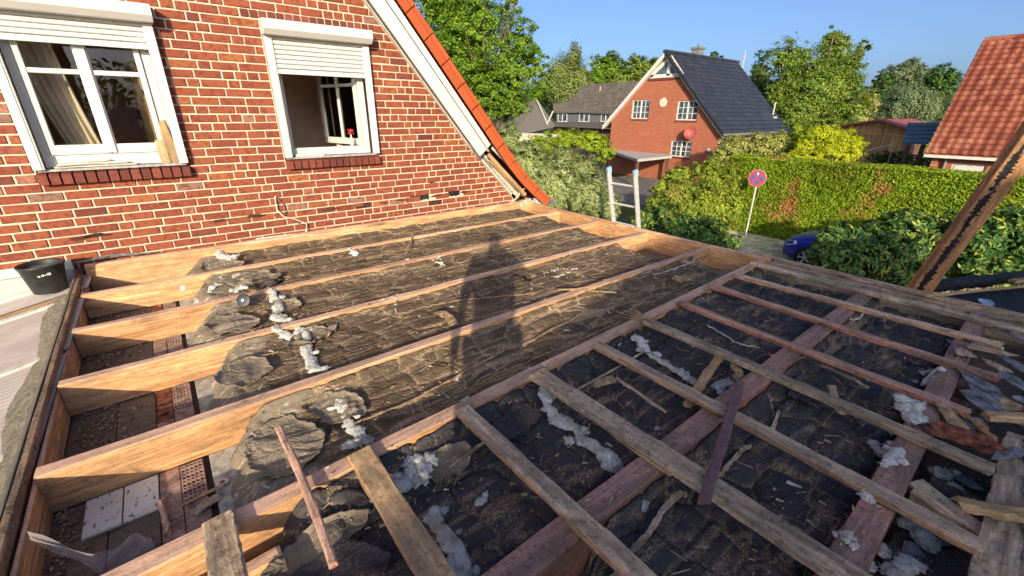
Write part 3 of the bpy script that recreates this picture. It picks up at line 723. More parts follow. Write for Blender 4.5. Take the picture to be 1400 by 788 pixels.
# roof slope behind the verge (seen only from the side)
b = MB(); a_, c_ = P-TU*.2, EAVE
b.prism([(a_.x, WY, a_.y-.06), (c_.x, WY, c_.y-.03), (c_.x, WY+9, c_.y-.03), (a_.x, WY+9, a_.y-.06)], (0, 0, -.10)); b.build('roof', 'tile_orange', house)
b = MB(); b.prism([(a_.x, WY-.25, a_.y-.06), (-6.2, WY-.25, -.1), (-6.2, WY+9, -.1), (a_.x, WY+9, a_.y-.06)], (0, 0, -.10)); b.build('roof', 'tile_orange', house)
tile_roof('roof_tiles', (EAVE.x, WY, EAVE.y+.0), (0, .30, 0), (-TU.x*TL, 0, -TU.y*TL), 30, 20, 'tile_orange', house, seg=4)
# open lower end of the verge: lath, foil, timber
strip('lath', (3.86, .80), (4.60, .12), .055, WY-.22, WY-.19, 'wood_pale', .055)
strip('lath', (3.98, .75), (4.66, .15), .03, WY-.17, WY-.12, 'insul_yellow', .0)
strip('foil_strip', (3.95, .86), (4.70, .22), .045, WY-.15, WY-.14, 'foil_white', .10)
strip('foil_strip', (4.10, .62), (4.62, .10), .11, WY-.06, WY-.05, 'foil_white', .0)
strip('verge_batten', (3.90, .95), (4.95, .13), .02, WY-.26, WY-.22, 'trim_grey', .09)
b = MB()
for i in range(7): b.box(4.55+i*.09, 4.62+i*.09, WY-.2, WY-.1, -.02, .07+.02*(i % 3))
b.build('mortar_lump', 'foil_white', house, bevel=.01)
b = MB(); pr = [(math.cos(t)*.065, math.sin(t)*.065) for t in np.linspace(math.pi, 2*math.pi, 9)]
vs = []
for yy in (WY-.32, WY+9):
    vs += [(EAVE.x+.06+x, yy, EAVE.y-.03+z) for x, z in pr]+[(EAVE.x+.06+x*.93, yy, EAVE.y-.03+z*.93) for x, z in reversed(pr)]
n = 18; b.add(vs, [tuple(range(n)), tuple(range(2*n-1, n-1, -1))]+[(i, (i+1) % n, n+(i+1) % n, n+i) for i in range(n)]); b.build('gutter', 'lead', house)

# things on the sills
t = thing('wood_offcuts', 'two pale timber offcuts standing upright on the left window sill', 'offcuts', (.12, WY+.0, .945))
b = MB(); b.beam((.065, WY+.01, 1.17), (.075, WY-.005, .947), .075, .035, up=(0, -1, 0), n=3); b.build('offcut', 'wood_pale', t)
b = MB(); b.beam((.115, WY+.035, 1.35), (.165, WY-.02, .947), .085, .03, up=(0, -1, 0), n=3); b.build('offcut', 'wood_pale', t)
t = thing('white_planks', 'white painted strips lying stacked on the sill of the left window', 'planks', (-.5, WY, .945))
for i, (x0, x1, y, z, an) in enumerate(((-.74, -.16, .0, .965, .02), (-.72, -.22, .02, .982, -.01), (-.72, -.30, -.02, .985, .04), (-.70, -.35, .01, 1.0, 0))):
    b = MB(); b.beam((x0, WY+y-.01, z), (x1, WY+y-.01+an, z+.004*i), .05, .016, n=4, jit=.001); b.build('strip', 'white_dirty', t)
b = MB(); b.box(1.29, 1.62, WY+.0, WY+.03, .945, .975); b.build('white_strip', 'white_dirty', label='white strip lying on the sill of the right open window', cat='strip')
b = MB()
for i in range(26):
    t_ = rs.uniform(0, 6.28); r_ = rs.uniform(0, .035); b.lathe((2.02+r_*math.cos(t_), FY+.10+r_*math.sin(t_), 1.20+rs.uniform(-.02, .03)), [(0, -.012), (.012, 0), (0, .012)], 5)
t = thing('red_flower', 'small red flower in a slim holder inside the right window', 'flower', (2.02, FY+.1, 1.04))
b.build('bloom', 'flower_red', t); b = MB(); b.tube([(2.02, FY+.10, 1.04), (2.02, FY+.10, 1.12), (2.02, FY+.10, 1.19)], [.022, .015, .005]); b.build('vase', 'foil_white', t)
# cables on the wall
b = MB(); b.tube([(1.00, WY-.01, .52), (1.02, WY-.03, .47), (1.06, WY-.02, .42), (1.055, WY-.04, .34), (1.04, WY-.03, .28), (1.12, WY-.035, .22), (1.2, WY-.03, .16), (1.26, WY-.04, .10)], .006, 5)
b.build('loose_wire', 'cable_brown', label='thin dark wire curling down the brick wall below the right window', cat='wire')
b = MB(); b.tube([(.99, WY-.01, .52), (.975, WY-.04, .44), (.98, WY-.03, .36), (1.03, WY-.05, .28), (1.15, WY-.04, .23), (1.27, WY-.04, .16), (1.25, WY-.06, .06), (1.1, WY-.08, .045), (.9, WY-.07, .07)], .008, 5)
b.build('loose_wire', 'cable_white', label='pale wire looping out of the brick wall onto the roof edge', cat='wire')
pts = [on_y(x, y, WY-.14) for x, y in ((350, 327), (400, 321), (470, 318), (540, 309), (600, 302), (650, 296), (690, 285), (705, 272), (712, 262), (722, 254))]
b = MB(); b.tube(pts, .011, 6); b.build('grey_cable', 'cable_white', label='long pale cable running along the foot of the brick wall', cat='cable')
pts = [on_y(x, y, WY-.20) for x, y in ((330, 334), (420, 322), (500, 318), (580, 306))]
b = MB(); b.tube(pts, .007, 6); b.build('grey_cable', 'cable_white', label='short pale cable lying beside the long cable at the wall foot', cat='cable')

# ================================================================== OPEN FLAT ROOF
roof = thing('flat_roof', 'opened flat roof of bare timber joists and battens in front of the brick gable', 'roof', (2.0, 2.5, -.3))
FZ = -.215
b = MB(); b.box(-.80, 4.80, -3.2, 5.70, FZ-.12, FZ-.004); b.build('deck', 'wood_dark', roof)
b = MB(); b.box(-.70, 4.74, -3.1, 5.70, GZ, FZ-.13); b.build('lower_wall', 'far_brick', roof, wall=0)
JO = [(5.56, 5.56, .08), (4.86, 4.86, .078), (4.04, 4.04, .078), (3.21, 3.22, .078), (2.365, 2.375, .078), (1.56, 1.765, .088), (.76, .795, .115), (.065, .115, .11)]
for k, (ya, yb, w_) in enumerate(JO):
    b = MB(); x0 = -.728-.055*(ya-3.2)/3.2
    x1 = 4.79
    b.beam((x0, ya, .0 if k else .075), (x1, yb, .0 if k else .075), w_, .208 if k else .283, n=26, jit=.0025, seed=k+3)
    b.build('joist', 'wood_red' if k >= 6 else 'wood_joist', roof, label={5: 'long middle joist carrying the batten ends'}.get(k))
# edge boards on the left side
b = MB(); b.beam((-.822, 5.70, .012), (-.675, -1.6, .012), .034, .235, n=30, seed=50); b.build('edge_board', 'wood_edge', roof, label='left edge board')
b = MB(); b.beam((-.794, 5.68, -.035), (-.647, -1.6, -.035), .018, .18, n=20, seed=51); b.build('edge_board', 'wood_joist', roof)
b = MB(); b.beam((-.848, 5.70, .016), (-.701, -1.6, .016), .016, .05, n=6, jit=.001, ch=.002); b.build('metal_edge', 'gutter_dark', roof)
# fascia at the far side, in lengths
for k, (y0, y1, zt) in enumerate(((5.68, 3.72, .03), (3.715, 1.70, .025), (1.695, -.35, .0), (-.355, -2.6, .0))):
    b = MB(); b.beam((4.822, y0, zt), (4.822, y1, zt), .055, .25, n=14, seed=60+k); b.build('fascia_board', 'wood_joist' if k < 2 else 'wood_weathered', roof)
b = MB(); b.beam((4.90, 1.9, .03), (4.93, -2.4, .03), .05, .10, n=14, seed=70, jit=.004); b.build('rim_lath', 'wood_batten_red', roof)
b = MB(); b.beam((4.845, 1.66, .028), (4.86, -1.4, .028), .045, .03, n=14, seed=71, jit=.004); b.build('rim_lath', 'wood_weathered', roof)
# battens across the joists
BT = [((-.125, 1.60), (-.125, .9), .10, 'wood_weathered', 'broken grey batten end over the middle joist'),
      ((.41, 1.60), (.405, .40), .105, 'wood_board', 'wide sawdusty batten'),
      ((.935, 1.585), (.93, -.3), .082, 'wood_batten', None), ((1.455, 1.60), (1.47, -.6), .112, 'wood_weathered', 'widest grey-brown batten'),
      ((1.99, 1.60), (1.96, -.20), .078, 'wood_batten', None), ((2.55, 1.63), (2.51, -.17), .070, 'wood_weathered', None),
      ((3.05, 1.66), (2.96, -.04), .062, 'wood_batten_red', None), ((3.61, 1.68), (3.53, -.10), .064, 'wood_batten_red', None),
      ((4.05, 1.70), (4.10, -.06), .066, 'wood_batten', None), ((4.55, 1.76), (4.53, -.22), .08, 'wood_weathered', 'batten beside the rim')]
for k, (p0, p1, w_, m, lab) in enumerate(BT):
    zt = .036
    for _s in (0,):
        b = MB(); b.beam((p0[0], p0[1], zt), (p1[0], p1[1], zt), w_, .035, n=22, jit=.0032, seed=80+k, ends=(.01, .012)); b.build('batten', m, roof, label=lab)
b = MB(); b.beam((2.21, .02, .0), (2.09, -.22, .0), .075, .09, n=4, seed=95); b.build('noggin', 'wood_weathered', roof)
b = MB(); b.beam((3.36, .05, .0), (3.30, -.4, .0), .07, .09, n=4, seed=96); b.build('noggin', 'wood_red', roof)
b = MB(); b.beam((-.70, 1.42, -.10), (.03, 1.43, -.10), .06, .08, n=6, seed=97); b.build('short_joist', 'wood_joist', roof)
# splintered end of the batten at the middle joist
for k in range(6):
    b = MB(); b.tube([(2.56, 1.62, .02+.004*k), (2.55+.02*(k-3), 1.70+.02*(k % 3), .025+.006*k), (2.54+.045*(k-3), 1.80+.02*(k % 2), .04+.01*(k % 3))], [.008, .005, .0012], 4); b.build('splinter', 'wood_pale', roof)
# floor seen at the left ends of the bays
BAYS = [(0, 1), (1, 2), (2, 3), (3, 4), (4, 5), (5, 6), (6, 7)]
for bi, (ja, jb) in enumerate(BAYS[:6]):
    y1 = JO[ja][0]-JO[ja][2]/2; y0 = JO[jb][0]+JO[jb][2]/2; z = FZ
    y0 += .003; y1 -= .003
    def fl(name, x0, x1, ya, yb, h, m): b = MB(); b.box(x0, x1, ya, yb, z-.003, z+h); return b.build(name, m, roof, bevel=.002)
    fl('floor_board', -.716, -.52, y0, y1, .008, 'wood_dark'); fl('floor_board', -.515, -.345, y0, y1, .006, 'wood_dark')
    n = 2
    if bi == 4:
        for (xa, xb) in ((-.60, -.474), (-.468, -.345)): fl('white_panel', xa, xb, 2.075, 2.315, .018, 'white_panel')
    fl('red_floor_tile', -.34, -.262, y0, (y0+y1)/2-.002, .010, 'red_tile'); fl('red_floor_tile', -.34, -.262, (y0+y1)/2+.002, y1, .012, 'rust' if bi % 2 else 'red_tile')
    # hollow block: a lattice with real holes
    b = MB(); xa, xb = -.258, -.166
    ya, yb = (y1-.30, y1-.02) if bi in (3, 4) else (y1-.16, y1-.03)
    ncx, ncy = 5, int((yb-ya)/.026)
    for i in range(ncx+1): xx = xa+(xb-xa-.006)*i/ncx; b.box(xx, xx+.006, ya, yb, z, z+.020)
    for i in range(ncy+1): yy = ya+(yb-ya-.008)*i/ncy; b.box(xa, xb, yy, yy+.008+.006*(i % 2), z+.001, z+.0205)
    b.build('hollow_block', 'red_tile', roof)
    fl('block_remainder', -.258, -.166, y0, ya-.004, .014, 'red_tile')
    b = MB(); b.box(-.160, -.142, y0, y1, z-.004, z+.001); b.build('open_joint', 'felt_black', roof)
    fl('concrete_slab', -.138, .55, y0, y1, .012, 'concrete')
    # leaf litter in the corner
    b = MB()
    for i in range(260 if bi != 4 else 120):
        x = -.70+abs(RS.normal(0, .17)); y = y0+(y1-y0)*RS.rand(); s_ = .006+.016*RS.rand(); t = RS.rand()*6.28; q = RS.uniform(-.4, .4, 4)*s_
        if x > -.2 or (bi == 4 and x > -.61): x = -.69+.06*RS.rand()
        c, s2 = math.cos(t)*s_, math.sin(t)*s_
        b.add([(x-c, y-s2, z+.012+q[0]), (x+s2*.4, y-c*.4, z+.016+q[1]), (x+c, y+s2, z+.012+q[2]), (x-s2*.4, y+c*.4, z+.020+q[3])], [(0, 1, 2, 3)])
    b.build('leaf_litter', 'leaf_litter', roof, kind='stuff')
# pieces lying on that floor
def plank(name, pts2, w_, h_, mat, label, cat, seed=0, up=(0, 0, 1), group=None, n=8, jit=.003, ends=(.01, .01)):
    b = MB(); b.beam(pts2[0], pts2[1], w_, h_, up=up, n=n, jit=jit, seed=seed, ends=ends)
    return b.build(name, mat, label=label, cat=cat, group=group)
plank('wood_stick', ((-.30, 2.02, FZ+.03), (-.10, 2.02, FZ+.045)), .016, .012, 'wood_board', 'short red-brown stick across the hollow block in the nearest bay', 'stick', 1)
plank('wood_chip', ((-.22, 1.93, FZ+.035), (-.13, 1.97, FZ+.03)), .05, .012, 'wood_weathered', 'flat grey wood chip beside the short stick in the nearest bay', 'wood chip', 2)
plank('wood_sliver', ((-.34, 2.10, FZ+.03), (-.32, 1.88, FZ+.03)), .02, .012, 'wood_joist', 'orange wood sliver beside the white foam panels', 'sliver', 3)
b = MB(); b.lathe((-.105, 2.05, FZ+.02), [(.012, 0), (.024, .0), (.026, .008), (.016, .012), (.012, .012)], 16)
b.build('ring_washer', 'galv', label='small grey metal ring at the open joint in the nearest bay', cat='ring')

# ------------------------------------------------------------------ insulation batts with creased facing
SURF = []
def blanket(label, ja, jb, xl, xr, zt, sag, mat, seed, cell=(.27, .17), amp=.009, fall=True, rough=.022, tag=True):
    nx, ny = int((xr-xl+.2)/.011), 66
    u = np.linspace(0, 1, nx); v = np.linspace(0, 1, ny); U, Vv = np.meshgrid(u, v)
    def xleft(v_): return xl-.10*np.sin(np.pi*v_)+.16*(fbm(v_*3.1+seed, v_*0+seed*1.7, seed)-.45)
    X = xleft(Vv)+(xr+.05*(fbm(Vv*5, Vv*0, seed+4)-.45)-xleft(Vv))*U
    T = (X+.728)/5.52
    yf = JO[jb][0]+(JO[jb][1]-JO[jb][0])*T+JO[jb][2]/2+.002; yb = (JO[ja][0]+(JO[ja][1]-JO[ja][0])*T-JO[ja][2]/2-.002) if ja >= 0 else WY-.01+0*T
    Y = yf+(yb-yf)*Vv
    d1, d2, cid = worley(X/cell[0]+seed*3.1+.35*fbm(X*3, Y*3, seed), Y/cell[1]+seed*1.3+.35*fbm(X*3+9, Y*3, seed), seed)
    cr = np.clip(1-(d2-d1)/.11, 0, 1)**1.5
    if mat == 'sheet_shaded': cr = np.clip(1-(d2-d1)/.10, 0, 1)**1.4
    pil = 1-np.clip(1-(d2-d1)/(.45 if mat == 'sheet_shaded' else .30), 0, 1)**2.5
    wr = fbm(X*5, Y*14, seed+2, 4)-.47
    rid = 1-np.abs(2*fbm(X*2.2+Y*1.0, Y*11, seed+8, 3)-.95)
    cr2 = np.clip((rid-.86)/.12, 0, 1)
    Z = zt-sag*np.sin(np.pi*np.clip(Vv, 0, 1))**.8*(.6+.8*fbm(X*1.1, Y*.7, seed+6, 2))+amp*(pil-.6)+amp*.35*(cid-.5)+rough*wr-.006*cr2
    Z = Z+np.clip((Vv-.86)/.14, 0, 1)**1.5*(-.014-zt)*(.5+.6*fbm(X*4, X*0, seed+12))-np.clip((.10-Vv)/.10, 0, 1)**1.3*.035
    if fall:
        dx = X-xleft(Vv); fz = np.clip(1-dx/.17, 0, 1); Z = Z-(Z-(FZ+.02))*fz**2.2
    Z = np.minimum(Z, -.006); Z = np.maximum(Z, FZ+.016)
    SURF.append((X, Y, Z))
    st_ = fbm(X*1.6+seed, Y*26, seed+20, 4); Z = Z+.0025*(st_-.47)*2
    kh = np.clip((xleft(Vv)+.34+.25*(fbm(X*3, Y*6, seed+31)-.47)-X)/.05, 0, 1) if mat == 'sheet_lit' else X*0
    cre = np.maximum(cr, cr2*.7)
    n0 = X.size; i = np.arange(n0).reshape(X.shape)
    rim = np.concatenate([i[0, :], i[1:, -1], i[-1, -2::-1], i[-2:0:-1, 0]])
    Vt = np.stack([X.ravel(), Y.ravel(), Z.ravel()], 1); lo = Vt[rim].copy(); lo[:, 2] = FZ+.014; lo[:, 2] = np.minimum(lo[:, 2], Vt[rim][:, 2]-.001)
    k = np.arange(len(rim)); kn = (k+1) % len(rim)
    F2 = np.stack([rim[kn], rim[k], n0+k, n0+kn], 1)
    return np_mesh('insulation_batt', np.concatenate([Vt, lo]), np.concatenate([grid_faces(nx, ny), F2]), mat, smooth=True,
                   attrs={'crease': np.concatenate([cre.ravel(), cre.ravel()[rim]*0]), 'khaki': np.concatenate([kh.ravel(), kh.ravel()[rim]])}, label=label, cat='insulation', group='creased insulation batts between the joists')
blanket('dusty insulation batt in the narrow bay against the brick wall', 0, 1, -.02, 4.55, -.045, .02, 'sheet_lit', 1)
blanket('dusty insulation batt in the second bay from the brick wall', 1, 2, .02, 4.50, -.045, .025, 'sheet_lit', 2)
blanket('dusty insulation batt in the third bay from the brick wall under the shadow head', 2, 3, -.02, 4.35, -.042, .025, 'sheet_lit', 3)
blanket('dusty insulation batt in the fourth bay from the brick wall, littered with white scraps', 3, 4, .0, 4.15, -.042, .03, 'sheet_lit', 4)
blanket('sagging insulation batt in the widest lit bay behind the middle joist', 4, 5, .0, 4.45, -.045, .075, 'sheet_lit', 5, amp=.011)
blanket('dark quilted insulation batt in the first bay crossed by battens', 5, 6, .02, 4.60, -.075, .03, 'sheet_shaded', 6, cell=(.21, .165), amp=.030)
blanket('dark quilted insulation batt in the bay between the two red joists', 6, 7, .9, 4.62, -.080, .03, 'sheet_shaded', 7, cell=(.24, .175), amp=.030)
AP = np.concatenate([np.stack([q[0].ravel(), q[1].ravel(), q[2].ravel()], 1) for q in SURF])
_cell = {}
for k_, (x, y) in enumerate(zip((AP[:, 0]/.05).astype(int), (AP[:, 1]/.05).astype(int))): 
    if AP[k_, 2] > _cell.get((x, y), -9): _cell[(x, y)] = AP[k_, 2]
def surf(x, y):
    for k, (ya, yb, w_) in enumerate(JO):
        yy = ya+(yb-ya)*(x+.728)/5.52
        if abs(y-yy) < w_/2 and -.72 < x < 4.79: return .0
    return max([_cell.get((int(x/.05)+a_, int(y/.05)+c_), -9) for a_ in (0,) for c_ in (0,)]+[FZ+.012])

def crumple(label, cx_, cy_, sx, sy, h, mat, seed, rot=0.0, z=None, n=46, name='torn_sheet', cat='torn sheet', group=None, tag=True):
    """a torn flap of facing: thin, long folds, curled ragged edge"""
    u, v = np.meshgrid(np.linspace(-1, 1, n), np.linspace(-1, 1, n))
    ang = np.arctan2(v, u); rr_ = np.maximum(np.abs(u), np.abs(v)); ed = .70+.55*fbm(np.cos(ang)*1.6+seed, np.sin(ang)*1.6+seed*.7, seed, 4)
    den = np.maximum(np.hypot(u, v), 1e-6); X = u/den*rr_*ed*sx; Y = v/den*rr_*ed*sy; r2 = R(rot)
    XX = cx_+X*math.cos(r2)-Y*math.sin(r2); YY = cy_+X*math.sin(r2)+Y*math.cos(r2)
    a0 = R(seed*47 % 180); p = X*math.cos(a0)+Y*math.sin(a0); q = -X*math.sin(a0)+Y*math.cos(a0)
    h = h*.52; f = fbm(p*2.4+seed, q*8+seed, seed, 2); rid = np.clip(1-np.abs(2*f-.95)*3.0, 0, 1)
    f2 = fbm(p*9+seed, q*24, seed+7, 3)
    Z = h*(.75*rid**1.3*(1-.5*rr_**2)+.14*(f2-.4)+.55*np.clip((rr_-.72)/.28, 0, 1)**2*fbm(np.cos(ang)*2.2+5, np.sin(ang)*2.2, seed+11, 3)*1.5)
    base = np.vectorize(surf)(XX, YY) if z is None else np.full(XX.shape, z)
    base = .5*base+.5*base.mean()
    Z = base+.004+np.maximum(Z, 0)
    XX = XX+(f-.47)*h*1.4; YY = YY+(f2-.47)*h*1.0
    V1 = np.stack([XX.ravel(), YY.ravel(), Z.ravel()], 1); V2 = V1.copy(); V2[:, 2] -= .003; i = grid_faces(n, n); m = n*n
    g = np.arange(m).reshape(n, n); rim = np.concatenate([g[0, :], g[1:, -1], g[-1, -2::-1], g[-2:0:-1, 0]]); k = np.arange(len(rim)); F2 = np.stack([rim[(k+1) % len(rim)], rim, rim+m, rim[(k+1) % len(rim)]+m], 1)
    kk = np.full(2*m, .0); kk[:m] = np.clip(.55+rr_.ravel()*.5, 0, 1) if mat == 'sheet_lit' else 0
    return np_mesh(name, np.concatenate([V1, V2]), np.concatenate([i, i[:, ::-1]+m, F2]), mat, smooth=True, attrs={'crease': np.concatenate([rid.ravel()*.4]*2), 'khaki': kk}, label=label, cat=cat, group=group)
_bm = bmesh.new(); bmesh.ops.create_icosphere(_bm, subdivisions=3, radius=1); ICO = np.array([v.co[:] for v in _bm.verts]); ICOF = np.array([[v.index for v in f.verts] for f in _bm.faces]); _bm.free()
def wool(label, pts, rad, seed, dens=1.0, group=None, squash=.42, lift=0.0):
    rs_ = np.random.RandomState(seed); V, F = [], []; nb = 0
    P_ = np.array([[p[0], p[1], (p[2] if len(p) > 2 else surf(p[0], p[1]))] for p in pts], float)
    L = np.sum(np.hypot(*np.diff(P_[:, :2], axis=0).T)) if len(P_) > 1 else 0
    n = max(6, int((L/rad*1.3+8)*dens))
    for i in range(n):
        t = rs_.rand()*(len(P_)-1); k = min(int(t), max(len(P_)-2, 0)); q = P_[k]+(P_[min(k+1, len(P_)-1)]-P_[k])*(t-k)
        r_ = rad*rs_.uniform(.20, .52); o = rs_.normal(0, rad*.48, 3); o[2] = abs(o[2])*.45
        s = ICO*r_*np.array([rs_.uniform(.8, 1.5), rs_.uniform(.8, 1.5), squash+.1*rs_.rand()])
        a_ = rs_.rand()*50
        d = (fbm(ICO[:, 0]*2.6+a_, ICO[:, 1]*2.6+ICO[:, 2]*2.1, seed, 4)-.47)*1.3+(fbm(ICO[:, 1]*7+a_, ICO[:, 2]*7+ICO[:, 0]*5, seed+3, 2)-.4)*.35
        s = s*np.clip(1+d*1.25, .25, 2.2)[:, None]
        V.append(s+q+o+np.array([0, 0, r_*.18+lift])); F.append(ICOF+nb); nb += len(ICO)
    if len(P_) > 1 and rad >= .035:
        ns = max(14, int(L/.007)); sg = 22; tt = np.linspace(0, len(P_)-1, ns); k = np.minimum(tt.astype(int), len(P_)-2); f = (tt-k)[:, None]; c = P_[k]*(1-f)+P_[k+1]*f
        c[:, 0] += .5*rad*(fbm(tt*1.7+seed, tt*0, seed+40, 3)-.47)*2; c[:, 1] += .5*rad*(fbm(tt*1.7+seed, tt*0+5, seed+41, 3)-.47)*2
        dv = np.gradient(c, axis=0); dv[:, 2] = 0; dv /= np.linalg.norm(dv, axis=1)[:, None]+1e-9; sd2 = np.stack([-dv[:, 1], dv[:, 0], dv[:, 2]*0], 1)
        A_, S2 = np.meshgrid(np.linspace(0, 2*np.pi, sg, endpoint=False), np.arange(ns)); Ls = S2*.007
        rr2 = rad*(.35+1.0*fbm(Ls*14+seed, A_*0+3, seed+42, 3))*(.72+.75*(fbm(np.cos(A_)*1.8+Ls*22, np.sin(A_)*1.8+Ls*5+seed, seed+43, 4)-.35)+.22*(fbm(A_*5, Ls*150, seed+44, 2)-.5))
        en = np.clip(np.minimum(S2+.6, ns-S2-.4)/5., .12, 1)**.6; rr2 = rr2*en
        B_ = c[:, None, :]+sd2[:, None, :]*(np.cos(A_)*rr2)[..., None]; B_[..., 2] += np.sin(A_)*rr2*squash+rad*.18+lift
        ii = np.arange(ns*sg).reshape(ns, sg); q0 = ii[:-1]; q1 = np.roll(ii, -1, 1)[:-1]; q2 = np.roll(ii, -1, 1)[1:]; q3 = ii[1:]
        V.append(B_.reshape(-1, 3)); F.append(nb+np.concatenate([np.stack([q0, q1, q2], -1).reshape(-1, 3), np.stack([q0, q2, q3], -1).reshape(-1, 3)])); nb += ns*sg
    # loose fibres
    nf = int(26*n+L*4000); base = np.concatenate(V)[rs_.randint(0, nb, nf)]; dr = rs_.normal(0, 1, (nf, 3)); dr[:, 2] = abs(dr[:, 2]); dr /= np.linalg.norm(dr, axis=1)[:, None]
    sd_ = np.cross(dr, rs_.normal(0, 1, (nf, 3))); sd_ /= np.linalg.norm(sd_, axis=1)[:, None]
    ln = rad*rs_.uniform(.06, .34, nf)[:, None]
    V.append(np.stack([base-sd_*.0016, base+sd_*.0016, base+dr*ln], 1).reshape(-1, 3)); F.append(nb+np.arange(nf*3).reshape(-1, 3))
    Vc = np.concatenate(V); Vc[:, 2] = np.maximum(Vc[:, 2], FZ+.01)
    return np_mesh('wool_tuft', Vc, np.concatenate(F), 'wool', smooth=True, label=label, cat='mineral wool', group=group or 'tufts of white mineral wool torn out of the batts')
def Z_(px, py, z=-.04): q = on_z(px, py, z); return (q[0], q[1])
wool('white wool tuft in the torn batt end of the bay beside the wall', [Z_(300, 350), Z_(318, 356)], .07, 1)
wool('long white wool streak spilling from the torn batt end of the second bay', [Z_(258, 405), Z_(290, 392), Z_(318, 378), Z_(345, 386), Z_(318, 396)], .05, 2)
wool('white wool lump beside the black rubber disc in the third bay', [Z_(372, 402), Z_(380, 415), Z_(377, 434), Z_(398, 438)], .05, 3)
wool('upright white wool streak in the torn fourth bay', [Z_(375, 455), Z_(398, 462), Z_(416, 452), Z_(420, 480), Z_(428, 500), Z_(434, 508)], .045, 4)
wool('grey white wool strip hanging out of the tear in the sagging lit batt', [Z_(462, 540, -.03), Z_(480, 575, -.05), Z_(500, 600, -.06), Z_(470, 608, -.06)], .040, 5)
wool('round sunlit cream wool ball beside the middle joist', [Z_(562, 628, -.02), Z_(574, 640, -.02)], .075, 6, 1.3)
wool('bluish wool streak beside the wide sawdusty batten', [Z_(590, 685), Z_(597, 710), Z_(618, 735), Z_(630, 765), Z_(640, 785)], .045, 7, .9)
wool('long white wool roll beside the widest batten', [Z_(743, 533), Z_(755, 560), Z_(778, 572), Z_(800, 595), Z_(828, 615), Z_(845, 638)], .052, 8, 1.1)
wool('white wool roll with a hollow in the third quilted cell row', [Z_(868, 462), Z_(888, 478), Z_(912, 492), Z_(940, 508), Z_(955, 520)], .045, 9, 1.0)
wool('fluffy white wool patch against the first red joist', [Z_(975, 528), Z_(990, 520), Z_(1003, 516)], .040, 10, .8)
wool('blue-white wool roll standing beside the second red joist', [Z_(1252, 545), Z_(1246, 565), Z_(1240, 590)], .060, 11, 1.2)
wool('ragged white wool beside the second red joist near the wool roll', [Z_(1198, 600), Z_(1215, 612), Z_(1222, 625), Z_(1205, 650)], .045, 12, .8)
wool('round white wool ball at the second red joist', [Z_(1182, 688), Z_(1180, 692)], .038, 13, 1.2, squash=.9)
wool('dim wool ball tucked under the second red joist near the bottom edge', [Z_(1155, 745), Z_(1150, 750)], .034, 14, 1.1, squash=.8)
wool('pale wool scraps scattered beside the far end of the second red joist', [Z_(1262, 520), Z_(1280, 512), Z_(1268, 505)], .040, 15, .6)
wool('white paper-like wool fragments lying in the lit fourth bay', [Z_(745, 372), Z_(765, 366), Z_(790, 365), Z_(760, 376)], .022, 16, .7, squash=.16)
wool('small bunch of white wool bits left of the shadow', [Z_(590, 358), Z_(606, 362), Z_(596, 353)], .022, 17, .7, squash=.4)
wool('white wool lump on the joist side below the right window', [Z_(480, 345), Z_(488, 349)], .040, 18, 1.0)
wool('single white wool crumb in the third bay left of the shadow', [Z_(556, 360), Z_(561, 361)], .018, 19, 1.0)
wool('white hook-shaped wool scrap in the fourth bay', [Z_(525, 417), Z_(540, 413), Z_(542, 425)], .014, 20, .8)
wool('torn white flake on the dark quilted batt between two battens', [Z_(657, 662), Z_(665, 668), Z_(655, 675)], .025, 21, .8, squash=.3)
wool('tiny round wool ball on the dark quilted batt', [Z_(900, 577), Z_(901, 578)], .014, 22, 1.0, squash=.9)
wool('pale wool crumbs beside the wood strip near the right window cable', [Z_(600, 322), Z_(592, 320)], .018, 23, .8)
wool('small white scrap on the middle joist below the shadow', [Z_(738, 502, 0), Z_(744, 500, 0)], .012, 24, .8)
# torn facing around the left ends
crumple('dark torn facing around the wool at the bay beside the wall', .28, 5.12, .20, .22, .11, 'sheet_lit', 31, 10)
crumple('torn facing folded over the second bay batt end', .42, 4.52, .26, .20, .11, 'sheet_lit', 32, -20)
crumple('black curled facing in the second bay', .55, 4.35, .14, .15, .12, 'sheet_shaded', 33, 0)
crumple('khaki facing bunched in the third bay behind the black disc', .17, 3.55, .17, .22, .10, 'sheet_khaki', 34, 15)
crumple('dark torn flap beside the wool lump of the third bay', .55, 3.68, .16, .13, .11, 'sheet_lit', 35, 30)
crumple('khaki wrinkled facing at the batt end of the fourth bay', .12, 2.78, .16, .20, .09, 'sheet_khaki', 36, 5)
crumple('raised torn flap above the upright wool streak', .58, 2.98, .20, .10, .13, 'sheet_lit', 37, 20)
crumple('khaki facing bunched up at the left end of the sagging lit batt', .18, 2.02, .18, .22, .06, 'sheet_khaki', 38, -10)
crumple('torn brown flap over the tear of the sagging lit batt', .48, 2.12, .12, .16, .07, 'sheet_lit', 39, 40)
crumple('crumpled kraft paper hanging in front of the middle joist', .16, 1.36, .20, .07, .09, 'sheet_khaki', 40, 5)
crumple('dark crumpled facing below the kraft paper near the bottom edge', .10, 1.15, .26, .16, .10, 'sheet_shaded', 41, 10)
crumple('folded dark facing around the sunlit wool ball', .76, 1.40, .12, .10, .10, 'sheet_lit', 42, 30)
crumple('rumpled dark facing at the middle joist beneath the splintered batten', 2.35, 1.50, .22, .09, .06, 'sheet_shaded', 43, 0)
crumple('rumpled dark facing between two battens near the splintered end', 1.15, 1.42, .18, .09, .07, 'sheet_shaded', 44, 0)
crumple('rumpled dark facing by the pink batten at the middle joist', 2.85, 1.53, .20, .09, .06, 'sheet_shaded', 45, 0)
crumple('rumpled facing with leaves near the far end of the middle joist', 3.9, 1.55, .25, .10, .06, 'sheet_shaded', 46, 0)
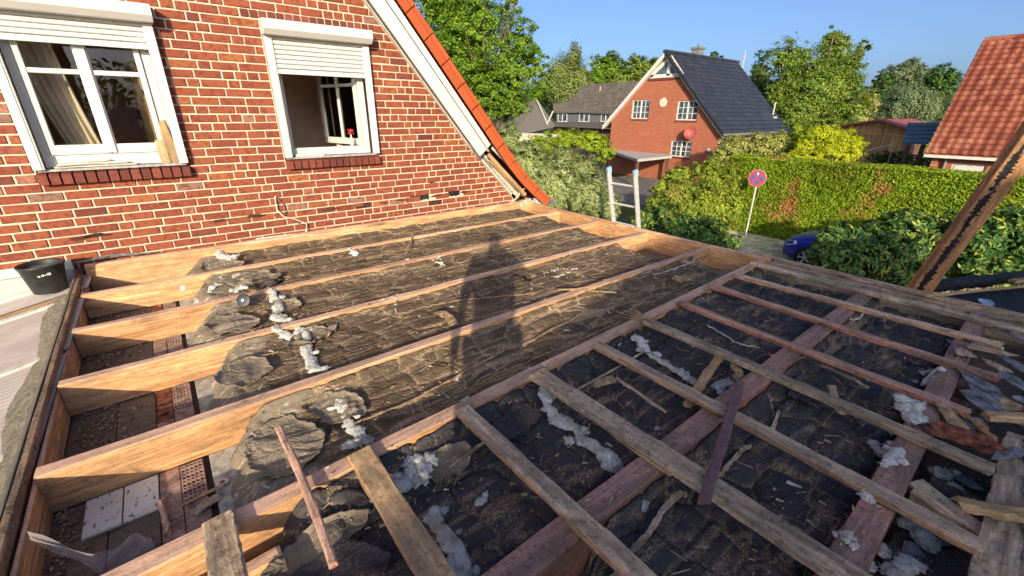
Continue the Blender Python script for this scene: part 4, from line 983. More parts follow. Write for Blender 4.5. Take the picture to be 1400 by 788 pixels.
crumple('rumpled dark facing at the near side of the first red joist', 2.7, .60, .16, .08, .05, 'sheet_shaded', 47, 0)
crumple('black torn facing in the cavity below the second red joist', 2.5, -.12, .3, .12, .07, 'sheet_shaded', 48, 0, z=-.14)
crumple('black torn facing in the cavity beside the chipboard', 1.9, -.10, .25, .12, .06, 'sheet_shaded', 49, 0, z=-.15)
# black rubber disc, small coil
t = thing('rubber_disc', 'black rubber disc with a pale centre lying on the torn third bay', 'disc', (.36, 3.66, .02))
q = on_z(333, 411, .03); dl = Vector((-.5, -.75, .45)).normalized()
def disc(b, c, nrm, prof, seg=20):
    nrm = Vector(nrm).normalized(); a_ = nrm.orthogonal().normalized(); c_ = nrm.cross(a_); vs = []; fs = []
    for r_, h_ in prof:
        for k in range(seg): tt = 2*math.pi*k/seg; vs.append(Vector(c)+a_*(r_*math.cos(tt))+c_*(r_*math.sin(tt))+nrm*h_)
    m = len(prof)
    for i in range(m-1):
        for k in range(seg): fs.append((i*seg+k, i*seg+(k+1) % seg, (i+1)*seg+(k+1) % seg, (i+1)*seg+k))
    fs.append(tuple(range(seg-1, -1, -1))); fs.append(tuple((m-1)*seg+k for k in range(seg))); b.add(vs, fs)
b = MB(); disc(b, q, dl, [(.052, -.006), (.055, 0), (.050, .007), (.03, .009)]); b.build('disc', 'black_plastic', t)
b = MB(); disc(b, q+np.array(dl)*.012, dl, [(.011, -.004), (.011, .004)], 12); b.build('hub', 'galv', t)
b = MB(); disc(b, on_z(249, 394, .01), (-.5, -.75, .4), [(.022, -.004), (.024, 0), (.012, .004), (.010, .0)], 16); b.build('washer', 'galv', label='grey washer on the joist face next to the second bay batt end', cat='washer')

# ------------------------------------------------------------------ loose sticks, strips, laths
plank('wood_stick', ((.165, 2.02, .02), (.15, 1.12, .06)), .030, .018, 'wood_batten_red', 'slim red-brown lath leaning across the sagging lit batt and the middle joist', 'lath', 201, n=12, jit=.003)
plank('purple_lath', ((2.26, .80, .062), (1.34, .50, .062)), .045, .018, 'purple_wood', 'dusky purple lath lying across the battens and the first red joist', 'lath', 202)
q0, q1 = Z_(984, 485, -.01), Z_(942, 545, -.01)
plank('ragged_lath', ((*Z_(984, 487, .0), .0), (*Z_(940, 548, .0), -.02)), .05, .022, 'wood_pale', 'ragged yellowish lath slanting between two battens', 'lath', 203, jit=.006)
plank('wood_strip', ((*Z_(842, 517, -.03), -.02), (*Z_(912, 562, -.03), -.035)), .020, .010, 'wood_weathered', 'bent grey wood strip on the quilted batt between the widest battens', 'strip', 204, jit=.005)
plank('foam_piece', ((*Z_(812, 526, -.03), -.02), (*Z_(838, 518, -.03), -.02)), .06, .02, 'tan_chip', 'yellow-brown board piece beside the bent grey strip', 'board piece', 205)
plank('wood_strip', ((*Z_(782, 536, -.03), -.03), (*Z_(880, 480, -.03), -.03)), .014, .010, 'wood_weathered', 'thin grey strip slipping under the widest batten', 'strip', 206)
plank('wood_strip', ((*Z_(840, 600, -.02), .0), (*Z_(915, 658, -.02), .02)), .014, .010, 'wood_pale', 'split pale strip beside the widest batten', 'strip', 207)
plank('wood_strip', ((*Z_(1122, 500, -.04), -.03), (*Z_(1185, 530, -.04), -.03)), .028, .012, 'wood_weathered', 'weathered strip on the dark batt between the two red joists', 'strip', 208, jit=.005)
plank('wood_strip', ((*Z_(1135, 535, -.04), -.0), (*Z_(1148, 572, -.04), -.0)), .045, .012, 'tan_chip', 'short tan piece sticking out below a batten between the red joists', 'board piece', 209)
plank('wood_strip', ((*Z_(555, 350, -.02), .01), (*Z_(566, 320, -.02), .02)), .014, .010, 'wood_joist', 'short red stick with a white knot standing off the second joist', 'stick', 210)
plank('wood_strip', ((*Z_(762, 398, -.02), .0), (*Z_(842, 404, -.02), .01)), .018, .010, 'wood_pale', 'pale forked stick lying over the fourth joist right of the shadow', 'stick', 211)
plank('wood_strip', ((*Z_(770, 400, -.02), .01), (*Z_(822, 395, -.02), .01)), .012, .010, 'wood_joist', 'reddish stick crossing the pale forked stick', 'stick', 212)
plank('kraft_scrap', ((*Z_(600, 428, -.02), -.01), (*Z_(620, 444, -.02), -.01)), .07, .006, 'tan_chip', 'pale tan scrap left of the shadow arm in the fourth bay', 'scrap', 213, jit=.008)
plank('kraft_scrap', ((*Z_(706, 372, -.02), -.01), (*Z_(728, 380, -.02), -.01)), .09, .006, 'tan_chip', 'pale tan scrap right of the shadow elbow', 'scrap', 214, jit=.01)
plank('kraft_scrap', ((*Z_(925, 383, -.02), -.02), (*Z_(940, 380, -.02), -.02)), .12, .006, 'tan_chip', 'tan notched scrap on the shaded end of the sagging batt', 'scrap', 215, jit=.012)
plank('wood_strip', ((*Z_(1068, 396, -.03), -.02), (*Z_(1122, 410, -.03), -.02)), .012, .008, 'leaf_lime', 'yellow-green stalk on the far dark batt', 'stalk', 216)
plank('wood_strip', ((*Z_(615, 632, -.03), -.05), (*Z_(665, 598, -.03), -.05)), .018, .010, 'wood_weathered', 'grey strip on the dark batt next to the folded facing', 'strip', 217)
plank('wood_strip', ((*Z_(1060, 508, -.03), -.03), (*Z_(1075, 503, -.03), -.03)), .05, .03, 'wood_pale', 'split yellow block at the batten over the first red joist', 'block', 218, jit=.006)
plank('wood_strip', ((*Z_(1004, 497, .0), -.01), (*Z_(1010, 512, .0), -.02)), .05, .03, 'wood_pale', 'yellow wood chunk under the batten at the first red joist', 'block', 219, jit=.006)
def ribbon(label, pxs, wd, mat, cat='strip', z=-.035, dz=.008, name='paper_strip'):
    pts = []
    for i in range(len(pxs)-1):
        for t_ in np.linspace(0, 1, 7, endpoint=False): x, y = pxs[i][0]+(pxs[i+1][0]-pxs[i][0])*t_, pxs[i][1]+(pxs[i+1][1]-pxs[i][1])*t_; pts.append(Z_(x, y+rs.uniform(-.5, .5), z))
    pts.append(Z_(*pxs[-1], z)); b = MB(); vs = []; fs = []; n = len(pts)
    for i, p in enumerate(pts):
        a_ = pts[max(i-1, 0)]; c_ = pts[min(i+1, n-1)]; d = Vector((c_[0]-a_[0], c_[1]-a_[1])).normalized(); nn = Vector((-d.y, d.x)); ww = wd*rs.uniform(.5, 1.1)*(.4 if i in (0, n-1) else 1)
        zz = max(surf(*p), surf(p[0], p[1]+.03), surf(p[0], p[1]-.03))+dz+rs.uniform(0, .004)
        vs += [(p[0]+nn.x*ww/2, p[1]+nn.y*ww/2, zz), (p[0]-nn.x*ww/2, p[1]-nn.y*ww/2, zz+.002), (p[0]-nn.x*ww/2, p[1]-nn.y*ww/2, zz-.004), (p[0]+nn.x*ww/2, p[1]+nn.y*ww/2, zz-.005)]
    for i in range(n-1):
        for k in range(4): k2 = (k+1) % 4; fs.append((4*i+k, 4*i+k2, 4*i+4+k2, 4*i+4+k))
    b.add(vs, fs); return b.build(name, mat, label=label, cat=cat)
ribbon('long tan paper strip along the sagging lit batt', [(470, 572), (520, 552), (570, 532), (610, 510), (650, 490), (690, 470), (730, 455), (790, 425)], .020, 'tan_chip')
ribbon('thin tan paper strip along the fourth bay left of the shadow', [(330, 470+20), (380, 478)], .008, 'tan_chip')
ribbon('tan paper strip in the fourth bay reaching into the shadow', [(545, 428), (580, 418), (620, 409), (680, 402), (730, 398)], .012, 'tan_chip')
ribbon('thin tan paper strip along the third bay', [(620, 360), (660, 350), (720, 338), (745, 330)], .012, 'tan_chip')
ribbon('thin paper strip along the second bay', [(500, 352), (540, 342), (575, 337)], .008, 'tan_chip')
ribbon('cream paper strip in the shaded end of the sagging batt', [(878, 378), (905, 372), (930, 364), (951, 354)], .016, 'foil_white')
ribbon('grey paper strip below the widest batten', [(832, 788), (860, 750), (885, 725), (905, 695), (925, 675), (940, 665)], .028, 'wood_weathered')
ribbon('grey paper strip behind the purple lath', [(985, 640), (1000, 625), (1020, 605), (1030, 598)], .022, 'wood_weathered')
ribbon('thin curved paper strip between the red joists', [(1068, 552), (1060, 575), (1040, 585)], .02, 'wood_weathered')
ribbon('curved brown cord on the dark batt between the red joists', [(1146, 452), (1140, 470), (1120, 490), (1085, 500)], .012, 'cable_brown')
ribbon('grey curved strip beyond the first red joist', [(1182, 428), (1175, 438), (1160, 444)], .014, 'foil_white')
ribbon('pale curved strip by the pink batten', [(968, 440), (990, 450), (1010, 462), (1040, 470)], .022, 'foil_white')
ribbon('tan strip at the foot of the brick wall', [(560, 318), (620, 306), (700, 296)], .01, 'tan_chip')
ribbon('broken tan strip between the fifth joist and the shadow legs', [(650, 520), (680, 505), (720, 492), (760, 470)], .012, 'tan_chip')
# small litter
def litter(name, n, area, size, mat, seed, thin=1.0):
    r_ = np.random.RandomState(seed); V = []; F = []
    for i in range(n):
        x = r_.uniform(area[0], area[1]); y = r_.uniform(area[2], area[3]); z = surf(x, y)+.004
        if fbm(np.array(x*2.1), np.array(y*3.3), seed, 3) < .43: continue
        l = size*r_.uniform(.3, 1)**1.6; w_ = l*r_.uniform(.12, .5)*thin; t_ = r_.rand()*6.28; c, s = math.cos(t_), math.sin(t_); k = len(V)*1
        h = r_.uniform(.0, .4)*l*.5
        V += [(x-c*l+s*w_, y-s*l-c*w_, z), (x-c*l-s*w_, y-s*l+c*w_, z+.003), (x+c*l-s*w_*.6, y+s*l+c*w_*.6, z+h+.003), (x+c*l+s*w_*.6, y+s*l-c*w_*.6, z+h)]; F.append((k, k+3, k+2, k+1))
    return np_mesh(name, np.array(V), np.array(F), mat, kind='stuff')
litter('wood_chips', 4200, (0, 4.6, 1.6, 5.5), .017, 'tan_chip', 1)
litter('wood_chips', 2200, (.2, 4.6, .05, 1.6), .016, 'tan_chip', 2)
litter('bark_chips', 900, (0, 4.6, .05, 5.5), .018, 'wood_dark', 3)
litter('straw', 900, (0, 4.6, 1.6, 5.5), .040, 'tan_chip', 7, thin=.12)
litter('straw', 500, (.2, 4.6, .05, 1.6), .045, 'tan_chip', 8, thin=.12)
litter('white_scraps', 260, (0, 4.4, 1.6, 5.5), .034, 'foil_white', 9)
litter('white_scraps', 90, (.3, 4.4, .1, 1.6), .034, 'foil_white', 10)
litter('white_crumbs', 420, (0, 4.6, .3, 5.5), .010, 'foil_white', 4)

# ------------------------------------------------------------------ glass-fibre lean-to roof on the left with the bucket
lean = thing('lean_to_roof', 'pale corrugated lean-to roof sheets with white glazing bars left of the joists', 'roof', (-2.5, 3.2, -.5))
def lz(x, o=0.0): return -.03+(x+.80)*.20+o
LX0 = -4.2
ys_ = [(5.12, 5.62), (3.76, 4.86), (2.66, 3.70), (1.50, 2.60), (.35, 1.44), (-.8, .29)]
for k, (ya, yb) in enumerate(ys_):
    n = int((yb-ya)/.0125); yy = np.linspace(ya, yb, n); V = []; 
    xx = np.array([-.74, -1.2, -1.9, -3.0, LX0])
    for x in xx:
        for i, y in enumerate(yy): V.append((x, y, lz(x)+.0028*math.sin(i*math.pi*.5*1.0+.7)+(.0)))
    m = len(yy); V = np.array(V); V2 = V.copy(); V2[:, 2] -= .012; F = grid_faces(m, len(xx))
    np_mesh('roof_sheet', np.concatenate([V, V2]), np.concatenate([F, F[:, ::-1]+len(V)]), 'roof_sheet', lean, smooth=True)
def lbar(y0, y1, h, mat, name, x0=-.80, x1=LX0):
    b = MB(); b.beam((x0, (y0+y1)/2, lz(x0, h)), (x1, (y0+y1)/2, lz(x1, h)), y1-y0, .03+h, n=14, jit=.002, seed=int(y0*100)+7); return b.build(name, mat, lean)
for y in (4.895, 3.73, 2.63, 1.47, .32): lbar(y-.03, y+.03, .014, 'white_dirty', 'glazing_bar'); lbar(y-.007, y+.007, .022, 'seal_dark', 'seal_strip') if y < 2 else None
b = MB(); b.beam((-.86, 5.675, .115), (LX0, 5.675, .10), .05, .30, n=10, jit=.002, seed=901); b.build('wall_flashing', 'white_paint', lean)
b = MB(); b.beam((-.86, 5.60, .045), (LX0, 5.60, .02), .05, .22, n=10, jit=.002, seed=902); b.build('wall_flashing', 'white_dirty', lean)
lbar(5.50, 5.54, .03, 'white_dirty', 'glazing_bar'); lbar(4.96, 5.10, .004, 'wood_board', 'timber_strip')
b = MB(); b.box(LX0, -.82, -.9, 5.68, -1.0, -.95); b.build('under_panel', 'gutter_dark', lean)
b = MB(); b.box(LX0, -.82, -.92, -.86, GZ, -.2); b.box(LX0, LX0+.06, -.9, 5.68, GZ, -.72); b.build('side_wall', 'white_dirty', lean)
# moss and dirt along the edge board: lumpy strip
n, m = 400, 22; u, v = np.meshgrid(np.linspace(-.8, 5.0, n), np.linspace(0, 1, m))
wid = .05+.13*fbm(u*1.3, u*0, 5, 4); XE = -.708-.0201*(u+1.6); X = XE-v*wid-.025*(fbm(u*9, v*3, 6)-.5); th_ = .016*(1-v**3)*(.4+fbm(u*12, v*4, 8, 4)); X = np.where(v == 0, XE, X)
Zm = -.03+(X+.8)*.2+.004+th_*np.clip(v*8, 0, 1)+(1-v)**3*.02
np_mesh('moss_dirt', np.stack([X.ravel(), u.ravel(), Zm.ravel()], 1), grid_faces(n, m), 'moss_dirt', smooth=True, kind='stuff')
# bucket
bx, by = -1.005, 5.34; bz = lz(bx)+.02
t = thing('bucket', 'black builders bucket with white label marks standing on the lean-to roof', 'bucket', (bx, by, bz))
b = MB(); b.lathe((bx, by, bz), [(0, 0), (.108, 0), (.112, .004), (.148, .235), (.156, .238), (.157, .25), (.150, .253), (.143, .245), (.104, .012), (0, .012)], 40); b.build('body', 'black_plastic', t, smooth=True)
b = MB(); b.lathe((bx, by, bz), [(0, .215), (.06, .222), (.11, .214), (.139, .210)], 24); o = b.build('rubble_dust', 'dust_grey', t)
fr_ = Vector((-bx, -by, 0)).normalized(); 
b = MB()
for (u0, u1, z0, z1) in ((-.045, -.028, .165, .178), (-.020, -.006, .168, .186), (-.002, .010, .172, .182), (.014, .040, .170, .192)):
    def bp(u, z): rr = .112+.036*z/.235+.0008; a0 = math.atan2(fr_.y, fr_.x)+u/rr; return (bx+rr*math.cos(a0), by+rr*math.sin(a0), bz+z)
    b.prism([bp(u0, z0), bp(u1, z0), bp(u1, z1), bp(u0, z1)], tuple(fr_*.001))
b.build('label', 'white_paint', t)
b = MB(); b.tube([(bx+.15*math.cos(a_), by+.15*math.sin(a_)*.98, bz+.235-.05*math.sin((a_-.5)/3.1*math.pi)) for a_ in np.linspace(.5, 3.6, 18)], .0028, 5); b.build('handle', 'galv', t)
b = MB(); b.tube([on_z(120, 356, .10), on_z(140, 352, .11), on_z(165, 349, .11), on_z(190, 347, .10)], .012, 6); b.tube([on_z(115, 358, .12), on_z(150, 349, .13), on_z(205, 346, .10)], .008, 6)
b.build('bundled_sheet', 'felt', label='folded grey plastic strip on the corner next to the bucket', cat='plastic strip')

# dusty film draped at the bottom left
n, m = 60, 14; u, v = np.meshgrid(np.linspace(0, 1, n), np.linspace(0, 1, m))
qa = [(38, 728, .0), (90, 745, -.06), (130, 762, -.10), (165, 742, -.12), (190, 730, -.13), (207, 735, -.15), (210, 765, -.19)]
P_ = np.array([on_z(*q) for q in qa]); uu = u*(len(qa)-1); k = np.minimum(uu.astype(int), len(qa)-2); f = (uu-k)[..., None]; Pt = P_[k]*(1-f)+P_[k+1]*f
Pt = Pt+v[..., None]*np.array([.02, -.10, -.10])*(.25+.75*u[..., None]); Pt[..., 2] = np.maximum(Pt[..., 2]+.014*np.sin(u*23+v*9), FZ+.015)
np_mesh('plastic_film', Pt.reshape(-1, 3), grid_faces(n, m), 'film', smooth=True, label='dusty translucent plastic film draped over the left edge board at the bottom corner', cat='plastic film')

# ------------------------------------------------------------------ covered part of the roof, right-hand edge
def slabpoly(name, pts, z, h, mat, parent=None, jag=.015, **kw):
    P = []; 
    for i, p in enumerate(pts):
        q = pts[(i+1) % len(pts)]; L = math.hypot(q[0]-p[0], q[1]-p[1]); k = max(1, int(L/.05))
        for j in range(k): t = j/k; P.append((p[0]+(q[0]-p[0])*t+rs.uniform(-jag, jag), p[1]+(q[1]-p[1])*t+rs.uniform(-jag, jag)))
    b = MB(); zz = z if callable(z) else (lambda x, y: z)
    b.prism([(x, y, zz(x, y)) for x, y in P], (0, 0, -h)); return b.build(name, mat, parent, **kw)
cv = thing('chipboard_deck', 'weathered chipboard roof deck sheet at the lower right corner', 'chipboard', (2.3, -.7, -.02))
slabpoly('sheet', [(1.70, -.185), (2.93, -.175), (2.95, -1.6), (1.65, -1.6)], .018, .022, 'wood_weathered', cv, jag=.006)
slabpoly('felt_layer', [(1.95, -.30), (2.9, -.24), (2.93, -1.6), (1.9, -1.6)], .026, .006, 'felt', cv, jag=.012)
slabpoly("felt_rest", [(3.0, -.40), (4.77, -.33), (4.77, -1.8), (2.98, -1.8)], .02, .03, 'felt', label='torn grey roofing felt still lying on the deck beyond the chipboard', cat='roofing felt')
# black felt roof beyond the rim with its rolled edge
bf = thing('black_felt_roof', 'black felt covered roof beyond the rim on the right', 'roof', (6.0, -.8, -.3))
slabpoly('felt_field', [(4.97, .48), (6.9, -.42), (6.9, -3), (4.97, -3)], -.05, .2, 'felt_black', bf, jag=.004)
e0, e1 = Vector((5.05, .56, .0)), Vector((7.0, -.40, .03))
b = MB(); n_ = 50; b.tube([e0.lerp(e1, i/n_)+Vector((rs.uniform(-.006, .006), rs.uniform(-.006, .006), rs.uniform(-.008, .008))) for i in range(n_+1)], [.055+rs.uniform(-.008, .008) for _ in range(n_+1)], 12); b.build('rolled_edge', 'felt_black', bf, smooth=True)
b = MB(); b.box(4.97, 6.9, -3, -.5, GZ, -.26); b.build('lower_wall', 'far_brick', bf, wall=0)
plank('wood_lath', (tuple(on_z(1264, 404, .05)), tuple(on_z(1412, 389, .06))), .03, .02, 'wood_pale', 'thin pale lath lying on the black felt roof behind the rim', 'lath', 301)
plank('wood_lath', (tuple(on_z(1385, 383, .10)), tuple(on_z(1415, 378, .10))), .05, .03, 'wood_pale', 'short pale timber end at the right edge above the black roll', 'timber end', 302)
crumple('bluish white plastic scrap on the black felt roof', *on_z(1348, 414, -.04)[:2], .10, .05, .05, 'plastic_blue', 61, 10, z=-.045, name='plastic_scrap', cat='plastic scrap')
crumple('pale blue film scrap beside the second red joist', *on_z(1305, 470, -.06)[:2], .05, .05, .05, 'plastic_blue', 62, 0, name='plastic_scrap', cat='plastic scrap')
# rubble at the far end of the second red joist: felt shards, chips, splinters
def shard(px, py, w_, h_, mat, seed, label, tilt=.3, z=.0, rot=None, cat='felt shard', name='felt_shard', th=.005):
    r_ = random.Random(seed); c = on_z(px, py, z); k = r_.randint(5, 8); a0 = r_.uniform(0, 6.28) if rot is None else R(rot)
    ax = Vector((math.cos(a0), math.sin(a0), r_.uniform(-tilt, tilt)*.5)); ay = Vector((-math.sin(a0), math.cos(a0), r_.uniform(-tilt, tilt))); nn = ax.cross(ay).normalized()
    P = []
    for i in range(k):
        t = 2*math.pi*(i+r_.uniform(-.25, .25))/k; rr = r_.uniform(.55, 1.25); P.append(Vector(c)+ax*w_*rr*math.cos(t)+ay*h_*rr*math.sin(t)+nn*r_.uniform(-.004, .004)*1.5)
    mid = sum(P, Vector())/k+nn*.012*r_.uniform(-1, 1.5)
    b = MB(); vs = [tuple(p) for p in P]+[tuple(mid)]+[tuple(p-nn*th) for p in P]+[tuple(mid-nn*th)]
    fs = [(i, (i+1) % k, k) for i in range(k)]+[((i+1) % k+k+1, i+k+1, 2*k+1) for i in range(k)]+[(i, i+k+1, (i+1) % k+k+1, (i+1) % k) for i in range(k)]
    b.add(vs, fs); return b.build(name, mat, label=label, cat=cat)
SH = [(1345, 527, .17, .10, 'felt', 'large pale grey felt shard at the right edge of the rubble'), (1298, 566, .12, .05, 'tan_chip', 'cream torn board flake beside the pink batten end'),
      (1345, 548, .12, .07, 'felt', 'slate blue felt shard under the large grey shard'), (1385, 520, .10, .08, 'felt', 'grey felt piece at the right border of the rubble'),
      (1330, 575, .10, .05, 'felt', 'grey splintered felt strip across the pink batten end'), (1395, 575, .14, .05, 'felt', 'bluish grey felt shard above the chipboard sheet'),
      (1385, 620, .10, .03, 'felt', 'dark grey felt tongue lying on the chipboard'), (1360, 480, .14, .07, 'tan_chip', 'brownish board flake near the end of the thin batten'),
      (1345, 470, .12, .06, 'felt', 'grey felt sliver near the end of the thin batten'), (1385, 495, .12, .06, 'felt', 'rounded grey felt piece behind the pink batten end'),
      (1365, 500, .10, .035, 'wood_weathered', 'grey wood flake among the felt shards'), (1320, 482, .10, .05, 'wood_weathered', 'flat brown flake on the second red joist end'),
      (1310, 650, .05, .10, 'felt', 'grey felt scrap in the dark cavity below the red joist'), (1275, 740, .035, .10, 'felt', 'curved grey felt strip in the cavity at the bottom'),
      (1250, 760, .04, .06, 'felt', 'bent grey sheet piece at the bottom of the cavity'), (1330, 600, .14, .06, 'rust', 'rusty red sheet under the cream flake'),
      (1372, 552, .09, .05, 'tan_chip', 'ochre splintered wood flake among the felt shards'), (1395, 545, .08, .05, 'felt', 'pale felt chip at the picture edge'), (1290, 590, .10, .05, 'rust', 'dark red brown fragment beside the second red joist'),
      (1395, 440, .12, .05, 'wood_weathered', 'splintered grey wood at the right end of the rim'), (1380, 455, .12, .04, 'felt', 'grey felt sliver at the right end of the rim')]
for i, (px, py, w_, h_, m, lab) in enumerate(SH):
    inhole = lab.find('cavity') > 0
    shard(px, py, w_, h_, m, 400+i, lab, z=(-.12 if inhole else .015+.006*(i % 4)), tilt=.25)
plank('broken_plank', (tuple(on_z(1350, 565, .05)), tuple(on_z(1430, 570, .07))), .05, .04, 'wood_pale', 'pale broken plank sticking in from the right above the chipboard', 'plank', 303)
plank('broken_plank', (tuple(on_z(1318, 684, .05)), tuple(on_z(1420, 702, .08))), .055, .03, 'wood_pale', 'pale splintered plank end lying across the chipboard edge', 'plank', 304, ends=(.04, .01), jit=.006)
plank('broken_plank', (tuple(on_z(1250, 668, -.01)), tuple(on_z(1345, 725, -.01))), .075, .05, 'wood_weathered', 'dirty wooden block between the second red joist and the chipboard', 'plank', 305)
plank('splinter', (tuple(on_z(1310, 560, .03)), tuple(on_z(1362, 600, .03))), .03, .02, 'wood_post', 'orange brown splintered stick in the rubble', 'splinter', 306, jit=.008)
plank('splinter', (tuple(on_z(1290, 418, .04)), tuple(on_z(1345, 438, .035))), .035, .02, 'wood_weathered', 'splintered strip lying along the rim on the right', 'splinter', 307, jit=.008)
wool('thin white wool at the pale plank end above the chipboard', [Z_(1300, 678), Z_(1325, 672), Z_(1350, 680)], .030, 41, .7)
wool('dim grey wool roll in the cavity below the second red joist', [(*Z_(1255, 720, -.12), -.12), (*Z_(1262, 750, -.12), -.12)], .055, 42, .9)
wool('grey wool mass at the bottom edge in the cavity', [(*Z_(1215, 785, -.12), -.13), (*Z_(1245, 775, -.12), -.13)], .06, 43, .9)
wool('grey wool heap in the cavity beside the felt scrap', [(*Z_(1275, 640, -.12), -.12), (*Z_(1300, 655, -.12), -.13)], .06, 44, .7)

# leaning timber post with the tar streak
post = thing('leaning_post', 'leaning brown timber post with a black tar streak beside the rim', 'post', (5.0, .5, GZ))
pt = Vector((4.74, .245, 1.19)); pb = Vector((4.965, .50, .02)); dr = (pt-pb).normalized(); p_lo = pb-dr*((pb.z-GZ)/dr.z); p_hi = pt+dr*1.6
upv = Vector((-.75, -.66, 0))
b = MB(); b.beam(p_lo+dr*0, p_hi, .165, .07, up=upv, n=30, jit=.003, seed=320); b.build('post', 'wood_post', post)
sx = dr.cross(upv).normalized(); u_ = sx.cross(dr).normalized()
b = MB(); n_ = 420; vs = []; fs = []; jx = [rs.uniform(-1, 1) for _ in range(500)]
Lp = (p_hi-p_lo).length
for i in range(n_+1):
    t = .40+.60*i/n_; c = p_lo+dr*(Lp*t)+u_*.0025; q7 = abs(math.sin(i*.11)+.6*math.sin(i*.043+1)); wl = .006+.012*q7+max(0, rs.gauss(.004, .012)); wr = .006+.010*q7+max(0, rs.gauss(.003, .012))
    for k_, o_ in enumerate((-wl, wr)): q = c+sx*(o_-.030); vs.append(tuple(q))
    for k_, o_ in enumerate((-wl, wr)): q = c+sx*(o_-.030)-u_*.006; vs.append(tuple(q))
for i in range(n_): a_ = 4*i; fs += [(a_, a_+1, a_+5, a_+4), (a_+2, a_+6, a_+7, a_+3), (a_, a_+4, a_+6, a_+2), (a_+1, a_+3, a_+7, a_+5)]
b.add(vs, fs); b.build('tar_streak', 'felt_black', post)

# ladder
lad = thing('ladder', 'aluminium ladder with blue end caps leaning on the far roof edge', 'ladder', (6.0, 3.8, GZ))
lx = Vector((.93/3.0, 0, -1)).normalized()
def lp(y, z): return Vector((4.90+(0-z)*.28, y, z))
ya, yb = 3.87, 3.44; zt = .75
for y in (ya, yb):
    b = MB(); b.beam(lp(y, GZ), lp(y, zt), .028, .068, up=(-1, 0, -.28), n=3, jit=0, ch=.004); b.build('rail', 'alu', lad)
    b = MB(); b.beam(lp(y, zt-.06), lp(y, zt+.012), .036, .078, up=(-1, 0, -.28), n=1, jit=0, ch=.006); b.build('end_cap', 'cap_blue', lad)
z = zt-.20
while z > GZ+.2:
    b = MB(); c = lp(0, z)+Vector((.034, 0, .01)); b.tube([(c.x, yb, c.z), (c.x, ya, c.z)], .015, 10); b.build('rung', 'alu', lad); z -= .28
# sign
sx_, sy_ = 16.88, 6.98
sg = thing('no_stopping_sign', 'round blue and red no stopping sign on a grey post in front of the hedge', 'road sign', (sx_, sy_, GZ))
b = MB(); b.tube([(sx_, sy_, GZ), (sx_, sy_, -.45)], .032, 12); b.build('post', 'post_grey', sg)
cc = Vector((sx_-.05, sy_, -.69)); nn = Vector((-1, -.12, 0)).normalized()
b = MB(); disc(b, cc, nn, [(.300, -.008), (.305, 0), (.300, .004)], 40); b.build('back_plate', 'post_grey', sg)
b = MB(); disc(b, cc+nn*.0055, nn, [(.292, -.001), (.292, .001)], 40); b.build('face', 'sign_red', sg)
b = MB(); disc(b, cc+nn*.0095, nn, [(.213, -.001), (.213, .001)], 40); b.build('field', 'sign_blue', sg)
ry = Vector((0, 0, 1)).cross(nn).normalized(); rz = Vector((0, 0, 1))
for a_ in (45, 135):
    d = ry*math.cos(R(a_))+rz*math.sin(R(a_)); q = d.cross(nn); b = MB(); o_ = cc+nn*(.0125+.002*(a_ > 90))
    b.prism([tuple(o_+d*.225+q*.032), tuple(o_-d*.225+q*.032), tuple(o_-d*.225-q*.032), tuple(o_+d*.225-q*.032)], tuple(nn*.001)); b.build('cross_bar', 'sign_red', sg)
b = MB(); o_ = cc+nn*.016; b.prism([tuple(o_+ry*u1+rz*v1) for u1, v1 in ((-.02, .10), (-.02, .16), (-.055, .16), (0, .215), (.06, .16), (.03, .155), (.03, .10))], tuple(nn*.001)); b.build('arrow', 'white_paint', sg)

# car
car = thing('parked_car', 'dark blue hatchback parked behind the dark leaved bushes', 'car', (15.6, 2.9, GZ))
def carbody(b, secs, xc, seg=14):
    vs, fs = [], []; m = None
    for (y, half) in secs:
        m = len(half)*2
        vs += [(xc-x, y, GZ+z) for x, z in half]+[(xc+x, y, GZ+z) for x, z in reversed(half)]
    for i in range(len(secs)-1):
        for k in range(m): fs.append((i*m+k, i*m+(k+1) % m, (i+1)*m+(k+1) % m, (i+1)*m+k))
    fs.append(tuple(range(m))); fs.append(tuple((len(secs)-1)*m+m-1-k for k in range(m))); b.add(vs, fs)
XC = 15.65
def sec(y, w_, zb, zs, zt, wt): return (y, [(w_*.9, zb), (w_, zb+.12), (w_*1.0, zs-.12), (w_*.94, zs), (wt, zt-.05), (wt*.85, zt), (0.02, zt+.015)])
b = MB(); carbody(b, [sec(5.02, .60, .34, .52, .60, .52), sec(4.95, .76, .24, .66, .72, .60), sec(4.7, .84, .20, .74, .84, .70), sec(4.3, .86, .20, .80, .93, .74), sec(3.85, .87, .20, .86, 1.02, .76),
                      sec(3.2, .87, .20, .90, 1.40, .64), sec(2.6, .87, .20, .92, 1.47, .62), sec(1.6, .87, .20, .93, 1.44, .62), sec(1.0, .84, .22, .90, 1.15, .66), sec(.86, .74, .30, .80, .95, .6)], XC)
o = b.build('body', 'car_paint', car, smooth=True)
